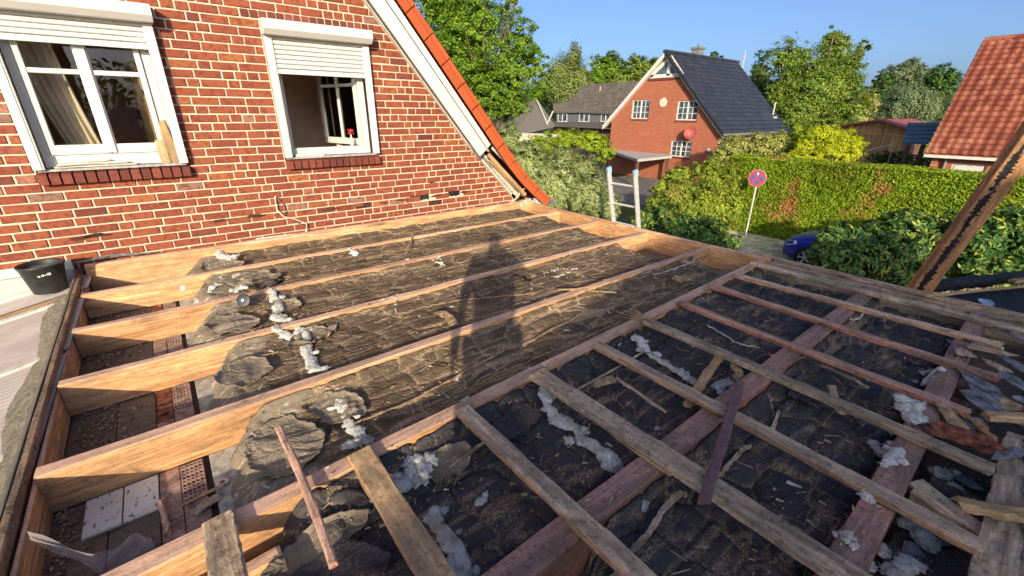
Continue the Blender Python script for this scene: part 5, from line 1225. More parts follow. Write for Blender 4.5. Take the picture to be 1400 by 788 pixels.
for s in (-1, 1):
    for y in (4.28, 1.65):
        b = MB(); b.lathe((XC+s*.78, y, GZ+.31), [(.19, -.11), (.29, -.11), (.31, -.08), (.31, .08), (.29, .11), (.19, .11)], 28, 'x'); o = b.build('wheel', 'tyre', car, smooth=True)
        b = MB(); b.lathe((XC+s*.885, y, GZ+.31), [(.06, -.012), (.0, .012), ], 12, 'x')
        for k in range(5):
            t_ = k*6.283/5; b.prism([(XC+s*.885, y+math.cos(t_+a1)*r1, GZ+.31+math.sin(t_+a1)*r1) for a1, r1 in ((-.5, .04), (-.22, .19), (.22, .19), (.5, .04))], (s*.012, 0, 0))
        b.lathe((XC+s*.882, y, GZ+.31), [(.19, -.01), (.205, .004), (.19, .012), (.182, .0)], 28, 'x'); b.build('rim', 'rim', car)
    b = MB(); b.prism([(XC+s*.60, 4.985, GZ+.55), (XC+s*.80, 4.86, GZ+.55), (XC+s*.855, 4.58, GZ+.66), (XC+s*.80, 4.62, GZ+.745), (XC+s*.66, 4.90, GZ+.70)], (s*.02, .03, .008)); b.build('headlight', 'lamp_glass', car, bevel=.006)
    b = MB(); b.prism([(XC+s*.83, 3.72, GZ+.98), (XC+s*.69, 3.12, GZ+1.34), (XC+s*.68, 1.5, GZ+1.36), (XC+s*.83, 1.2, GZ+.98)], (s*.012, 0, 0)); b.build('side_window', 'car_glass', car)
b = MB(); b.prism([(XC-.68, 3.80, GZ+1.05), (XC+.68, 3.80, GZ+1.05), (XC+.58, 3.22, GZ+1.395), (XC-.58, 3.22, GZ+1.395)], (0, .02, .02)); b.build('windscreen', 'car_glass', car)
b = MB(); b.box(XC-.5, XC+.5, 4.97, 5.035, GZ+.36, GZ+.44); b.build('grille', 'black_plastic', car, bevel=.01)

# ================================================================== BUILDINGS BEHIND THE PHOTOGRAPHER (unseen, added and shaped to shade the right side)
def gable_block(label, x0, x1, ya, yb, ze, zr, roofmat='tile_grey'):
    t = thing('shade_building', label, 'building', ((x0+x1)/2, (ya+yb)/2, GZ)); ym = (ya+yb)/2
    b = MB(); b.prism([(x1, ya, GZ), (x1, yb, GZ), (x1, yb, ze-.05), (x1, ym, zr-.12), (x1, ya, ze-.05)], (x0-x1, 0, 0)); b.build('wall', 'far_brick', t, wall=1)
    for y_ in (ya, yb):
        b = MB(); s = 1 if y_ < ym else -1; b.prism([(x1+.02, y_-s*.25, ze-.25*(zr-ze)/abs(ym-ya)), (x1+.02, ym, zr), (x0-.02, ym, zr), (x0-.02, y_-s*.25, ze-.25*(zr-ze)/abs(ym-ya))], (0, 0, -.12)); b.build('roof', roofmat, t)
    return t
gable_block('unseen brick wing with a shallow tiled roof, added behind the photographer to shade the deck', -6.1, -2.9, -21.7, -2.3, .59, 5.7)
gable_block('unseen taller brick gable house, added further behind the photographer to shade the bushes', -8.0, -2.62, -25.6, -11.6, 4.1, 7.02)

# ================================================================== HOUSES ACROSS THE HEDGE
def wall_x(b, X, y0, y1, zb, top, holes_, depth=.25):
    ysx = sorted(set([y0, y1]+[h[0] for h in holes_]+[h[1] for h in holes_]+[p[0] for p in top if y0 < p[0] < y1])); zsx = sorted(set([zb]+[h[2] for h in holes_]+[h[3] for h in holes_]+[20]))
    def tz(y):
        for p, q in zip(top[:-1], top[1:]):
            if p[0]-1e-6 <= y <= q[0]+1e-6: return p[1]+(q[1]-p[1])*(y-p[0])/(q[0]-p[0])
        return top[-1][1]
    for i in range(len(ysx)-1):
        ym_ = (ysx[i]+ysx[i+1])/2; ta, tb = tz(ysx[i]+1e-5), tz(ysx[i+1]-1e-5); m_ = (tb-ta)/(ysx[i+1]-ysx[i])
        for k in range(len(zsx)-1):
            zm = (zsx[k]+zsx[k+1])/2
            if any(h[0] < ym_ < h[1] and h[2] < zm < h[3] for h in holes_): continue
            poly = clip([(ysx[i], zsx[k]), (ysx[i+1], zsx[k]), (ysx[i+1], zsx[k+1]), (ysx[i], zsx[k+1])], -m_, 1, ta-m_*ysx[i])
            if len(poly) > 2: b.prism([(X, y, z) for y, z in poly], (depth, 0, 0))
def far_window(parent, X, y0, y1, z0, z1, sashes=2, cols=2, rows=3, name='window', rec=.07, tf=.07):
    b = MB(); b.box(X+rec, X+rec+.06, y0, y0+tf, z0, z1); b.box(X+rec, X+rec+.06, y1-tf, y1, z0, z1); b.box(X+rec, X+rec+.06, y0+tf, y1-tf, z0, z0+tf); b.box(X+rec, X+rec+.06, y0+tf, y1-tf, z1-tf, z1)
    w_ = (y1-y0-2*tf)/sashes
    for s in range(1, sashes): b.box(X+rec-.01, X+rec+.05, y0+tf+w_*s-.05, y0+tf+w_*s+.05, z0+tf, z1-tf)
    o = b.build(name, 'white_paint', parent); b = MB()
    for s in range(sashes):
        ya_ = y0+tf+w_*s
        for c in range(1, cols): b.box(X+rec+.005, X+rec+.04, ya_+w_*c/cols-.018, ya_+w_*c/cols+.018, z0+tf, z1-tf)
        for r_ in range(1, rows): zz = z0+tf+(z1-z0-2*tf)*r_/rows; b.box(X+rec+.006, X+rec+.041, ya_, ya_+w_, zz-.018, zz+.018)
    if cols > 1 or rows > 1: b.build('glazing_bars', 'white_paint', o)
    b = MB(); b.box(X+rec+.042, X+rec+.05, y0+tf, y1-tf, z0+tf, z1-tf); b.build('pane', 'glass_far', o)
    b = MB(); b.box(X-.05, X+rec, y0-.03, y1+.03, z0-.10, z0); b.build('sill', 'brick_dark', o)
    return o
HX = 28.0
mh = thing('brick_house', 'red brick house with dark blue-black tiled roof and triangular gable window', 'house', (HX+5, 18.8, GZ))
pe = [on_x(828, 172, HX), on_x(913, 72, HX), on_x(992, 184, HX)]
ap_y, ap_z = pe[1][1], pe[1][2]; el_y, el_z = pe[0][1], pe[0][2]; er_y, er_z = pe[2][1], pe[2][2]
wy0, wy1 = er_y+.35, el_y-.55
def rz_(y): return ap_z-(ap_z-er_z)*(ap_y-y)/(ap_y-er_y) if y < ap_y else ap_z-(ap_z-el_z)*(y-ap_y)/(el_y-ap_y)
def yz(px, py): q = on_x(px, py, HX); return q[1], q[2]
wins = []
for (a_, c_) in (((865, 137), (886, 163)), ((927, 138), (952, 165)), ((918, 192), (943, 216))):
    p, q = yz(*a_), yz(*c_); wins.append((q[0], p[0], q[1], p[1]))
tri = [yz(889.6, 105), yz(932.7, 102.5), yz(916.5, 80)]
zt3 = (tri[0][1]+tri[1][1])/2
b = MB(); wall_x(b, HX, wy0, wy1, GZ, [(wy0, rz_(wy0)-.12), (ap_y, ap_z-.15), (wy1, rz_(wy1)-.12)], [w[:4] for w in wins]+[(tri[1][0]+.0, tri[0][0], zt3-.02, 20)]); 
b.build('wall', 'far_brick', mh, wall=1)
b = MB(); b.box(HX+.25, HX+9.2, wy0, wy0+.25, GZ, rz_(wy0)-.15); b.box(HX+.25, HX+9.2, wy1-.25, wy1, GZ, rz_(wy1)-.15); b.box(HX+9.0, HX+9.25, wy0+.25, wy1-.25, GZ, rz_(wy0)+.2); b.build('side_wall', 'render_pink', mh)
b = MB(); b.prism([(HX+.3, wy0+.3, GZ+.2), (HX+.3, wy0+.3, er_z-.1), (HX+.3, ap_y, ap_z-.5), (HX+.3, wy1-.3, el_z-.1), (HX+.3, wy1-.3, GZ+.2)], (.05, 0, 0)); b.build('interior', 'room_dark', mh)
for w_ in wins: far_window(mh, HX, *w_)
# triangular gable glazing
yl, yr = tri[0][0], tri[1][0]; ym_ = tri[2][0]; zt_ = tri[2][1]+.1
def bar2(b, p, q, w_): 
    d = Vector((q[0]-p[0], q[1]-p[1])).normalized(); n = Vector((-d.y, d.x))*w_/2
    b.prism([(HX-.03, p[0]+n.x, p[1]+n.y), (HX-.03, q[0]+n.x, q[1]+n.y), (HX-.03, q[0]-n.x, q[1]-n.y), (HX-.03, p[0]-n.x, p[1]-n.y)], (.07, 0, 0))
b = MB(); bar2(b, (yl, zt3), (yr, zt3), .22); bar2(b, (yl, zt3), (ym_, zt_), .22); bar2(b, (yr, zt3), (ym_, zt_), .22); bar2(b, (ym_, zt3), (ym_, zt_), .26); tw = b.build('gable_window', 'white_paint', mh)
b = MB(); b.prism([(HX+.06, yl, zt3), (HX+.06, yr, zt3), (HX+.06, ym_, zt_)], (.01, 0, 0)); b.build('pane', 'glass_far', tw)
b = MB(); b.box(HX-.06, HX+.02, yr-.15, yl+.15, zt3-.26, zt3-.12); b.build('sill', 'brick_dark', tw)
# roof slopes with verges
RL = 9.6
for s, (ye, ze) in ((-1, (er_y, er_z)), (1, (el_y, el_z))):
    b = MB(); b.prism([(HX-.35, ye, ze-.02), (HX-.35, ap_y, ap_z-.02), (HX+RL, ap_y, ap_z-.02), (HX+RL, ye, ze-.02)], (0, 0, -.14)); b.build('roof', 'tile_black', mh)
    hb_ = .30 if s == 1 else .13
    b = MB(); b.prism([(HX-.38, ye, ze-hb_), (HX-.38, ye, ze-.0), (HX-.38, ap_y, ap_z-.0), (HX-.38, ap_y, ap_z-hb_)], (.028, 0, 0)); b.build('bargeboard', 'white_paint' if s == 1 else 'black_plastic', mh)
    b = MB(); b.prism([(HX-.35, ye, ze-.18), (HX-.35, ap_y, ap_z-.17), (HX-.0, ap_y, ap_z-.17), (HX, ye, ze-.18)], (0, 0, -.02)); b.build('soffit', 'white_dirty', mh)
sl_ = Vector((0, ap_y-er_y, ap_z-er_z)); nv = 19
tile_roof('roof_tiles', (HX-.35, er_y, er_z), (.33, 0, 0), tuple(sl_/nv), 30, nv, 'tile_black', mh, amp=.012, lift=.05, seg=2)
sl2 = Vector((0, ap_y-el_y, ap_z-el_z)); tile_roof('roof_tiles', (HX-.35, el_y, el_z), (.33, 0, 0), tuple(sl2/nv), 30, nv, 'tile_black', mh, amp=.012, lift=.05, seg=2)
b = MB()
for i in range(32): b.tube([(HX-.4+i*.315, ap_y, ap_z+.03), (HX-.07+i*.315, ap_y, ap_z+.07)], .11, 8)
b.build('ridge_tiles', 'tile_black', mh, kind='stuff')
b = MB(); b.tube([(HX-.3, er_y-.06, er_z-.03), (HX+RL, er_y-.06, er_z-.03)], .075, 8); b.build('gutter', 'gutter_dark', mh)
b = MB(); b.tube([(HX+.05, wy0-.05, er_z-.1), (HX+.05, wy0-.05, GZ)], .05, 8); b.build('downpipe', 'gutter_dark', mh)
q = on_y(955, 75, ap_y+.3); b = MB(); b.box(q[0]-.35, q[0]+.35, ap_y+.1, ap_y+.7, ap_z-.5, ap_z+.55); b.box(q[0]-.42, q[0]+.42, ap_y+.04, ap_y+.76, ap_z+.55, ap_z+.68); b.tube([(q[0], ap_y+.4, ap_z+.6), (q[0], ap_y+.4, ap_z+.9)], .08, 8); b.build('chimney', 'cladding_grey', mh)
oy, oz = yz(907, 140.5); b = MB(); disc(b, (HX-.03, oy, oz), (-1, 0, 0), [(.28, -.02), (.29, 0), (.24, .03), (.20, .02), (.06, .02), (.05, .05)], 28); b.build('wall_clock', 'far_cream', mh)
dy, dz = yz(949, 182); b = MB(); disc(b, (HX-.45, dy, dz), (-.95, -.5, .25), [(.02, -.07), (.25, -.03), (.40, .05), (.39, .055), (.25, -.015), (.03, -.05)], 26); d_ = b.build('satellite_dish', 'dish_red', mh)
b = MB(); b.tube([(HX-.0, dy+.15, dz-.35), (HX-.35, dy+.05, dz-.32), (HX-.40, dy, dz)], .03, 6); b.tube([(HX-.45, dy, dz-.35), (HX-.95, dy-.25, dz-.05)], .018, 6); b.build('dish_arm', 'post_grey', d_)
b = MB(); ly, lz_ = yz(970, 205.5); b.tube([(HX-.02, ly, lz_), (HX-.14, ly, lz_)], .10, 10); b.build('wall_lamp', 'white_paint', mh)
b = MB(); q = on_x(1056, 160, HX+RL-.8)
b.tube([tuple(q), tuple(q+np.array([0, 0, 1.0]))], .05, 8); b.box(q[0]-.25, q[0]+.1, q[1]-.3, q[1]+.3, q[2]-.1, q[2]+.02); b.build('roof_vent', 'white_dirty', mh)
b = MB(); q = on_x(1014, 100, 38); b.tube([tuple(q-np.array([0, 0, 1.5])), tuple(q+np.array([0, 0, 1.6]))], .025, 5)
for k in range(4): b.tube([(q[0], q[1]-.5+.08*k, q[2]+1.5-.35*k), (q[0], q[1]+.5-.08*k, q[2]+1.5-.35*k)], .012, 4)
b.build('aerial', 'post_grey', mh)
# carport
cp = thing('carport', 'grey flat-roofed carport leaning on the brick house gable', 'carport', (26.4, 21, GZ))
z_ = on_x(850, 206, 28)[2]; A_ = [on_z(828, 204, z_), on_z(872, 218, z_-.0), on_z(919, 213, z_), on_z(880, 203, z_)]
b = MB(); b.prism([tuple(p) for p in A_], (0, 0, -.16)); b.build('roof', 'carport_roof', cp)
for p in (A_[1]*.97+A_[3]*.03, A_[2]*.95+A_[0]*.05, A_[0]*.95+A_[2]*.05):
    b = MB(); b.box(p[0]-.07, p[0]+.07, p[1]-.07, p[1]+.07, GZ, z_-.162); b.build('post', 'far_brown', cp)
b = MB(); p = (A_[1]+A_[2])/2; b.box(A_[3][0]-.2, A_[3][0]-.1, A_[3][1]-1.4, A_[3][1]+.9, GZ, GZ+1.5); b.build('back_panel', 'far_brown', cp)

# grey bungalow
gh = thing('grey_house', 'grey clad house with a long brown-grey tiled roof and white windows', 'house', (50, 45, GZ))
GX = 46.0
ev0, ev1 = on_x(757, 152, GX), on_x(846, 155, GX); rd0, rd1 = on_x(752, 116, GX+4), on_x(858, 121, GX+4)
b = MB(); b.prism([tuple(ev0), tuple(ev1+(ev1-ev0)*.10), tuple(rd1+np.array([0, -.5, 0])), tuple(rd0)], (.05, 0, -.18)); b.build('roof', 'tile_grey', gh)
sp_ = rd0-ev0; L_ = abs(ev1[1]-ev0[1])*1.08
tile_roof('roof_tiles', tuple(ev1+(ev1-ev0)*.06+np.array([0, 0, .03])), (0, .36, 0), (sp_[0]/15, 0, sp_[2]/15), int(L_/.36), 15, 'tile_grey', gh, amp=.03, lift=.06, seg=2)
b = MB(); b.prism([tuple(rd0), tuple(rd1), tuple(rd1+np.array([4, 0, -4])), tuple(rd0+np.array([4, 0, -4]))], (0, 0, -.15)); b.build('roof', 'tile_grey', gh)
zc_ = ev0[2]; zb_ = on_x(800, 169, GX)[2]
b = MB(); b.box(GX+.4, GX+7, ev1[1]-1.0, ev0[1]-.2, zb_-.0, zc_-.05); b.build('upper_wall', 'cladding_grey', gh)
b = MB()
for i in range(30): zz = zb_+(zc_-zb_)*i/30; b.box(GX+.37, GX+.41, ev1[1]-1.0, ev0[1]-.2, zz+.01, zz+(zc_-zb_)/30*.7)
b.build('cladding_boards', 'cladding_grey', gh, kind='stuff')
for a_, c_ in ((763, 775), (792, 805), (822, 834)):
    p, q = on_x(a_, 154.5, GX+.3), on_x(c_, 167, GX+.3); far_window(gh, GX+.26, q[1], p[1], q[2], p[2], 2, 1, 1, rec=.02, tf=.1)
b = MB(); p0, p1, p2, p3 = on_x(750, 172, GX-1.0), on_x(845, 176, GX-1.0), on_x(845, 168, GX+.4), on_x(750, 166, GX+.4); b.prism([tuple(p0), tuple(p1), tuple(p2), tuple(p3)], (0, 0, -.1)); b.build('lower_roof', 'tile_grey', gh)
b = MB(); b.box(GX+.2, GX+7, p1[1]-1, p0[1]+.3, GZ, p0[2]-.1); b.build('lower_wall', 'far_brown', gh)
b = MB(); p0, p1, p2, p3 = on_x(706, 184, GX-3), on_x(748, 178, GX-3), on_x(737, 138, GX), on_x(716, 150, GX); b.prism([tuple(on_x(700, 186, GX-3)), tuple(on_x(759, 172, GX-1)), tuple(on_x(736, 138, GX+.5)), tuple(on_x(706, 142, GX+.5))], (0, 0, -.15)); b.build('wing_roof', 'tile_grey', gh)
for (a_, c_) in (((734, 137), (749, 171)), ((756, 152), (748, 171))):
    b = MB(); b.tube([tuple(on_x(*a_, GX-.1)), tuple(on_x(*c_, GX-1.1))], .09, 5); b.build('verge_board', 'white_dirty', gh)
b = MB(); p, q = on_x(700, 187, GX-2.6), on_x(748, 184, GX-2.6); b.box(GX-2.5, GX+.1, q[1], p[1], GZ, q[2]); b.build('wing_wall', 'far_cream', gh)
for px in (754, 765, 821):
    q = on_x(px, 124, GX+3.0); b = MB(); b.tube([tuple(q+np.array([-.1, 0, -.6])), tuple(q+np.array([-.1, 0, .5]))], .10, 8); b.build('roof_vent', 'black_plastic' if px != 821 else 'render_pink', gh)

# orange roofed house on the right
oh = thing('brick_house', 'house with a large weathered orange tiled roof at the right edge', 'house', (31, 0, GZ))
OX = 26.0; e_ = on_x(1265, 209.5, OX); r_ = on_x(1340, 57, OX+4.1)
vv = np.array([r_[0]-e_[0], 0, r_[2]-e_[2]]); nv = 22; nu = 36
tile_roof('roof_tiles', (e_[0], e_[1]-nu*.30, e_[2]), (0, .30, 0), tuple(vv/nv), nu, nv, 'tile_orange', oh, amp=.05, lift=.065, seg=5)
b = MB(); b.prism([(e_[0], e_[1], e_[2]-.03), (e_[0], e_[1]-nu*.3, e_[2]-.03), (r_[0], e_[1]-nu*.3, r_[2]-.03), (r_[0], e_[1], r_[2]-.03)], (0, 0, -.14)); b.build('roof', 'tile_orange', oh)
b = MB(); b.prism([(r_[0], e_[1], r_[2]-.03), (r_[0], e_[1]-nu*.3, r_[2]-.03), (r_[0]+4.1, e_[1]-nu*.3, e_[2]), (r_[0]+4.1, e_[1], e_[2])], (0, 0, -.14)); b.build('roof', 'tile_orange', oh)
b = MB()
for i in range(nu): b.tube([(r_[0], e_[1]-i*.30, r_[2]+.03), (r_[0], e_[1]-i*.30-.33, r_[2]+.06)], .12, 8)
b.build('ridge_tiles', 'tile_orange', oh, kind='stuff')
b = MB(); b.prism([(e_[0]+.25, e_[1]-.25, GZ), (e_[0]+.25, e_[1]-.25, e_[2]-.1), (r_[0], e_[1]-.25, r_[2]-.35), (r_[0]+3.8, e_[1]-.25, e_[2]-.1), (r_[0]+3.8, e_[1]-.25, GZ)], (0, -.2, 0)); b.build('gable_wall', 'far_brick', oh, wall=0)
b = MB(); b.prism([(e_[0]-.03, e_[1]+.01, e_[2]-.2), (e_[0]-.03, e_[1]+.01, e_[2]+.02), (r_[0], e_[1]+.01, r_[2]+.02), (r_[0], e_[1]+.01, r_[2]-.22)], (0, .03, 0)); b.build('bargeboard', 'gutter_dark', oh)
p, q = on_x(1303, 222, OX+.35), on_x(1352, 222, OX+.35)
b = MB(); wall_x(b, OX+.35, e_[1]-nu*.3+.2, e_[1]-.45, GZ, [(-99, e_[2]-.12), (99, e_[2]-.12)], [(q[1], p[1], GZ+1.1, p[2]-.02)]); b.build('wall', 'far_brick', oh, wall=1)
far_window(oh, OX+.35, q[1], p[1], GZ+1.1, p[2]-.02, 3, 1, 1); b = MB(); b.box(OX+.40, OX+.415, q[1]+.08, p[1]-.08, GZ+1.2, p[2]-.1); b.build('blind', 'white_paint', oh)
b = MB(); b.box(OX-.08, OX+.04, e_[1]-nu*.3, e_[1], e_[2]-.16, e_[2]-.05); b.build('gutter', 'white_paint', oh)
b = MB(); b.tube([(OX+.25, e_[1]-.7, e_[2]-.1), (OX+.30, e_[1]-.7, GZ)], .05, 8); b.build('downpipe', 'gutter_dark', oh)

# wooden shed with red metal roof, dark panel canopy
sh = thing('wooden_shed', 'brown boarded shed with a low red metal roof', 'shed', (37.5, 12, GZ)); SX = 36.0
A0_, A1_, A2_ = on_x(1148, 172, SX), on_x(1205, 163, SX), on_x(1240, 174, SX)
yL, yR = A0_[1], A2_[1]; zs_ = A0_[2]
b = MB(); n_ = 46
for i in range(n_):
    y0 = yR+(yL-yR)*i/n_; y1 = y0+(yL-yR)/n_*.9; zt = np.interp((y0+y1)/2, [yR, A1_[1], yL], [A2_[2], A1_[2], A0_[2]]); b.box(SX-.02*(i % 2), SX+.06, y0, y1, GZ, zt-.05)
b.build('wall_boards', 'shed_wood', sh, kind='stuff')
b = MB(); b.box(SX+.06, SX+7, yR+.1, yL-.1, GZ, zs_-.3); b.build('back_wall', 'far_brown', sh)
b = MB(); b.prism([(SX-.4, yL+.4, A0_[2]-.08), (SX-.4, A1_[1], A1_[2]), (SX+8, A1_[1], A1_[2]), (SX+8, yL+.4, A0_[2]-.08)], (0, 0, -.10)); b.build('roof', 'red_metal', sh)
b = MB(); b.prism([(SX-.4, yR-.3, A2_[2]-.08), (SX-.4, A1_[1], A1_[2]+.002), (SX+8, A1_[1], A1_[2]+.002), (SX+8, yR-.3, A2_[2]-.08)], (0, 0, -.10)); b.build('roof', 'red_metal', sh)
b = MB(); zz = on_x(1200, 184, SX)[2]; b.box(SX-.06, SX-.03, yR, yL, zz-.04, zz+.04); b.build('rail', 'shed_wood', sh)
ca = thing('panel_canopy', 'dark teal panel canopy on posts between the shed and the orange roof', 'canopy', (29, 7.8, GZ))
P4 = [on_x(1234, 194.5, 28), on_x(1278, 195, 28), on_x(1287, 168, 30.2), on_x(1241, 168, 30.2)]
b = MB(); b.prism([tuple(p) for p in P4], (.02, 0, -.08)); b.build('panel', 'teal_panel', ca)
for i in range(1, 5):
    f = i/5; a_, c_ = P4[0]*(1-f)+P4[3]*f, P4[1]*(1-f)+P4[2]*f; b = MB(); b.tube([tuple(a_+np.array([0, 0, .01])), tuple(c_+np.array([0, 0, .01]))], .025, 4); b.build('panel_joint', 'gutter_dark', ca)
for px in (1243, 1263):
    q = on_x(px, 197, 28.1); b = MB(); b.box(q[0]-.08, q[0]+.08, q[1]-.08, q[1]+.08, GZ, q[2]-.02); b.build('post', 'far_brown', ca)
b = MB(); p, q = on_x(1183, 207, 30), on_x(1222, 197, 30); b.tube([tuple(p), tuple(q)], .035, 6); b.tube([tuple(q), (q[0], q[1], GZ)], .02, 6); b.tube([tuple(p), (p[0], p[1], GZ)], .02, 6); b.build('garden_rail', 'white_paint', label='slanting white rail in front of the wooden shed', cat='rail')

# ================================================================== VEGETATION
def leafmesh(name, C, size, mat, parent, seed, up=.35, out=None, aspect=.5, **kw):
    r_ = np.random.RandomState(seed); n = len(C); nr = r_.normal(0, 1, (n, 3)); nr *= .8; nr[:, 2] = np.abs(nr[:, 2])+up
    if out is not None: nr += out*1.0
    nr /= np.linalg.norm(nr, axis=1)[:, None]; t = np.cross(nr, r_.normal(0, 1, (n, 3))); t /= np.linalg.norm(t, axis=1)[:, None]+1e-9; s = np.cross(nr, t)
    ln = (size*r_.uniform(.55, 1.25, n))[:, None]
    V = np.stack([C-t*ln*.5, C+s*ln*aspect*.5+nr*ln*.06, C+t*ln*.5, C-s*ln*aspect*.5+nr*ln*.06], 1).reshape(-1, 3)
    V[:, 2] = np.maximum(V[:, 2], GZ+.01)
    return np_mesh(name, V, np.arange(4*n).reshape(-1, 4), mat, parent, **kw)
def at_depth(px, py, dep): r_ = ray(px, py); return CAM+r_*(dep/(r_@CF))
def veg(name, label, cat, mat, dep, blobs, n, size, seed, trunk=True, tr=.16, cl=.20, up=.35, thick=.8, barkmat='bark', group=None, shell=.45, part='foliage', aspect=.5, wisp=0):
    """blobs: (px, py, rx, ry) in photo pixels at the given depth, turned into real ellipsoids of leaf clusters"""
    r_ = np.random.RandomState(seed); E_ = []
    for bl in blobs:
        px, py, rx, ry = bl[:4]; dd = dep+(bl[4] if len(bl) > 4 else 0); c = at_depth(px, py, dd); k = dd/FPX; E_.append((c, rx*k*.95, ry*k*1.02))
    vol = np.array([e[1]*e[2] for e in E_]); cnt = (n*vol/vol.sum()).astype(int); pts = []
    heads = []
    for (c, rx, ry), m in zip(E_, cnt):
        nc = max(8, int(m/42)); d = r_.normal(0, 1, (nc, 3)); d /= np.linalg.norm(d, axis=1)[:, None]
        rad = r_.uniform(0, 1, nc)**shell*(.86+.34*(fbm(d[:, 0]*2.2+seed, d[:, 1]*2.2+d[:, 2]*2, seed)-.3))
        cc_ = c+d*rad[:, None]*np.array([rx, rx*thick, ry]); heads.append((cc_, c))
        per = r_.multinomial(m, r_.dirichlet(np.ones(nc)*2)); idx = np.repeat(np.arange(nc), per)
        crd = cl*(.5*(rx+ry))*r_.uniform(.55, 1.25, nc)
        o = r_.normal(0, 1, (len(idx), 3))*np.array([1, 1, .62 if not wisp else 1.2]); o *= (.52*crd[idx])[:, None]
        if wisp: o[:, 2] -= np.abs(r_.normal(0, wisp, len(idx)))
        pts.append(cc_[idx]+o)
    C = np.concatenate(pts); C = C[C[:, 2] > GZ+.02]
    cen = np.mean([e[0] for e in E_], 0); base = np.array([cen[0], cen[1], GZ])
    t = thing(name, label, cat, base, group)
    w8 = np.stack([np.sum(((C-e[0])/np.array([e[1], e[1], e[2]]))**2, 1) for e in E_]); k8 = w8.argmin(0); cen8 = np.array([e[0] for e in E_])[k8]
    ov = C-cen8; ov /= np.linalg.norm(ov, axis=1)[:, None]+1e-6; ov[:, 2] += .15
    leafmesh(part, C, size, mat, t, seed, up=up*.4, out=ov*1.5, aspect=aspect)
    b = MB(); topz = max(e[0][2] for e in E_)
    rr = random.Random(seed)
    if trunk:
        b.tube([(base[0], base[1], GZ-.05), (base[0]+.05, base[1]-.05, GZ+(topz-GZ)*.3), (base[0]-.05, base[1]+.08, GZ+(topz-GZ)*.62), (cen[0], cen[1], topz)], [tr*1.25, tr, tr*.7, tr*.2], 8)
    for cc_, c in heads:
        for k in range(min(9 if trunk else 6, len(cc_))):
            h = cc_[rr.randrange(len(cc_))]
            z0 = min(GZ+(topz-GZ)*rr.uniform(.25, .6), h[2]-.1) if trunk else GZ
            s = np.array([base[0] if trunk else base[0]*.3+h[0]*.7, base[1] if trunk else base[1]*.3+h[1]*.7, max(z0, GZ)]); mid = (s+h)/2+np.array([rr.uniform(-.1, .1), rr.uniform(-.1, .1), .12])*(h[2]-s[2])*.5
            q = tr*.42 if trunk else .018
            b.tube([tuple(s), tuple(mid), tuple(h)], [q, q*.6, q*.15], 5)
    b.build('trunk' if trunk else 'stems', barkmat, t)
    return t
veg('deciduous_tree', 'tall bright green leafy tree rising behind the orange verge tiles', 'tree', 'leaf_tree', 20, [(650, 30, 75, 55), (600, -15, 60, 60), (700, 95, 50, 40), (665, 125, 60, 45), (715, 55, 32, 30), (625, 90, 60, 60), (735, 90, 20, 26), (700, 0, 20, 22), (700, 140, 38, 25), (640, 60, 40, 60), (610, 20, 40, 50)], 82000, .15, 501, tr=.16, cl=.17, shell=.62)
veg('birch_tree', 'feathery pale green birch tree behind the grey house', 'tree', 'leaf_birch', 62, [(784, 76, 13, 24), (768, 96, 22, 26), (794, 104, 20, 26), (776, 118, 32, 16), (758, 108, 14, 20)], 17000, .34, 502, tr=.25, cl=.25, wisp=.7)
veg('deciduous_tree', 'round mid green tree just right of the birch', 'tree', 'leaf_tree', 66, [(820, 98, 24, 24), (838, 94, 22, 24), (812, 112, 24, 18), (845, 112, 22, 18)], 15000, .36, 503, tr=.25)
veg('deciduous_tree', 'mid green tree left of the brick gable peak', 'tree', 'leaf_oak', 64, [(868, 94, 24, 22), (884, 98, 24, 20), (855, 108, 26, 20), (895, 108, 16, 18)], 15000, .36, 504, tr=.25)
veg('copper_tree', 'dark copper leaved tree top between the green trees', 'tree', 'leaf_copper', 74, [(835, 82, 14, 9), (895, 88, 14, 8)], 2500, .34, 505, tr=.2)
veg('deciduous_tree', 'small dark tree crown above the black roof ridge', 'tree', 'leaf_dark', 75, [(976, 76, 9, 6), (985, 82, 8, 6)], 1300, .34, 506, tr=.2)
veg('dark_tree', 'dark green tree between the black roof and the big oak', 'tree', 'leaf_dark', 50, [(1040, 95, 18, 28), (1048, 135, 22, 34), (1035, 120, 14, 20)], 9000, .28, 507, tr=.25)
veg('oak_tree', 'large rounded green oak behind the golden shrubs', 'tree', 'leaf_oak', 42, [(1105, 115, 55, 45), (1080, 80, 34, 32), (1140, 72, 32, 26), (1150, 110, 36, 38), (1092, 152, 55, 28), (1160, 150, 28, 30), (1138, 52, 22, 14), (1178, 72, 14, 16), (1062, 130, 18, 34), (1120, 170, 40, 18), (1110, 120, 60, 55), (1160, 100, 26, 30)], 76000, .25, 508, tr=.3, cl=.17, shell=.62)
veg('willow_tree', 'soft grey-green willow behind the wooden shed', 'tree', 'leaf_bluish', 50, [(1242, 132, 36, 26), (1225, 148, 26, 18), (1268, 142, 24, 24), (1215, 160, 20, 12)], 20000, .26, 509, tr=.25, wisp=.5)
veg('deciduous_tree', 'tall bluish green tree behind the willow', 'tree', 'leaf_bluish', 78, [(1246, 92, 20, 13), (1228, 100, 22, 14), (1255, 104, 24, 16)], 10000, .4, 510, tr=.3)
veg('deciduous_tree', 'dark green tree next to the orange roof', 'tree', 'leaf_dark', 66, [(1285, 105, 24, 16), (1296, 120, 22, 24), (1272, 118, 18, 18)], 12000, .36, 511, tr=.3)
veg('deciduous_tree', 'small dark tree between the oak and the willow', 'tree', 'leaf_dark', 72, [(1205, 106, 16, 10), (1212, 118, 20, 16), (1200, 135, 16, 22)], 8000, .36, 512, tr=.25)
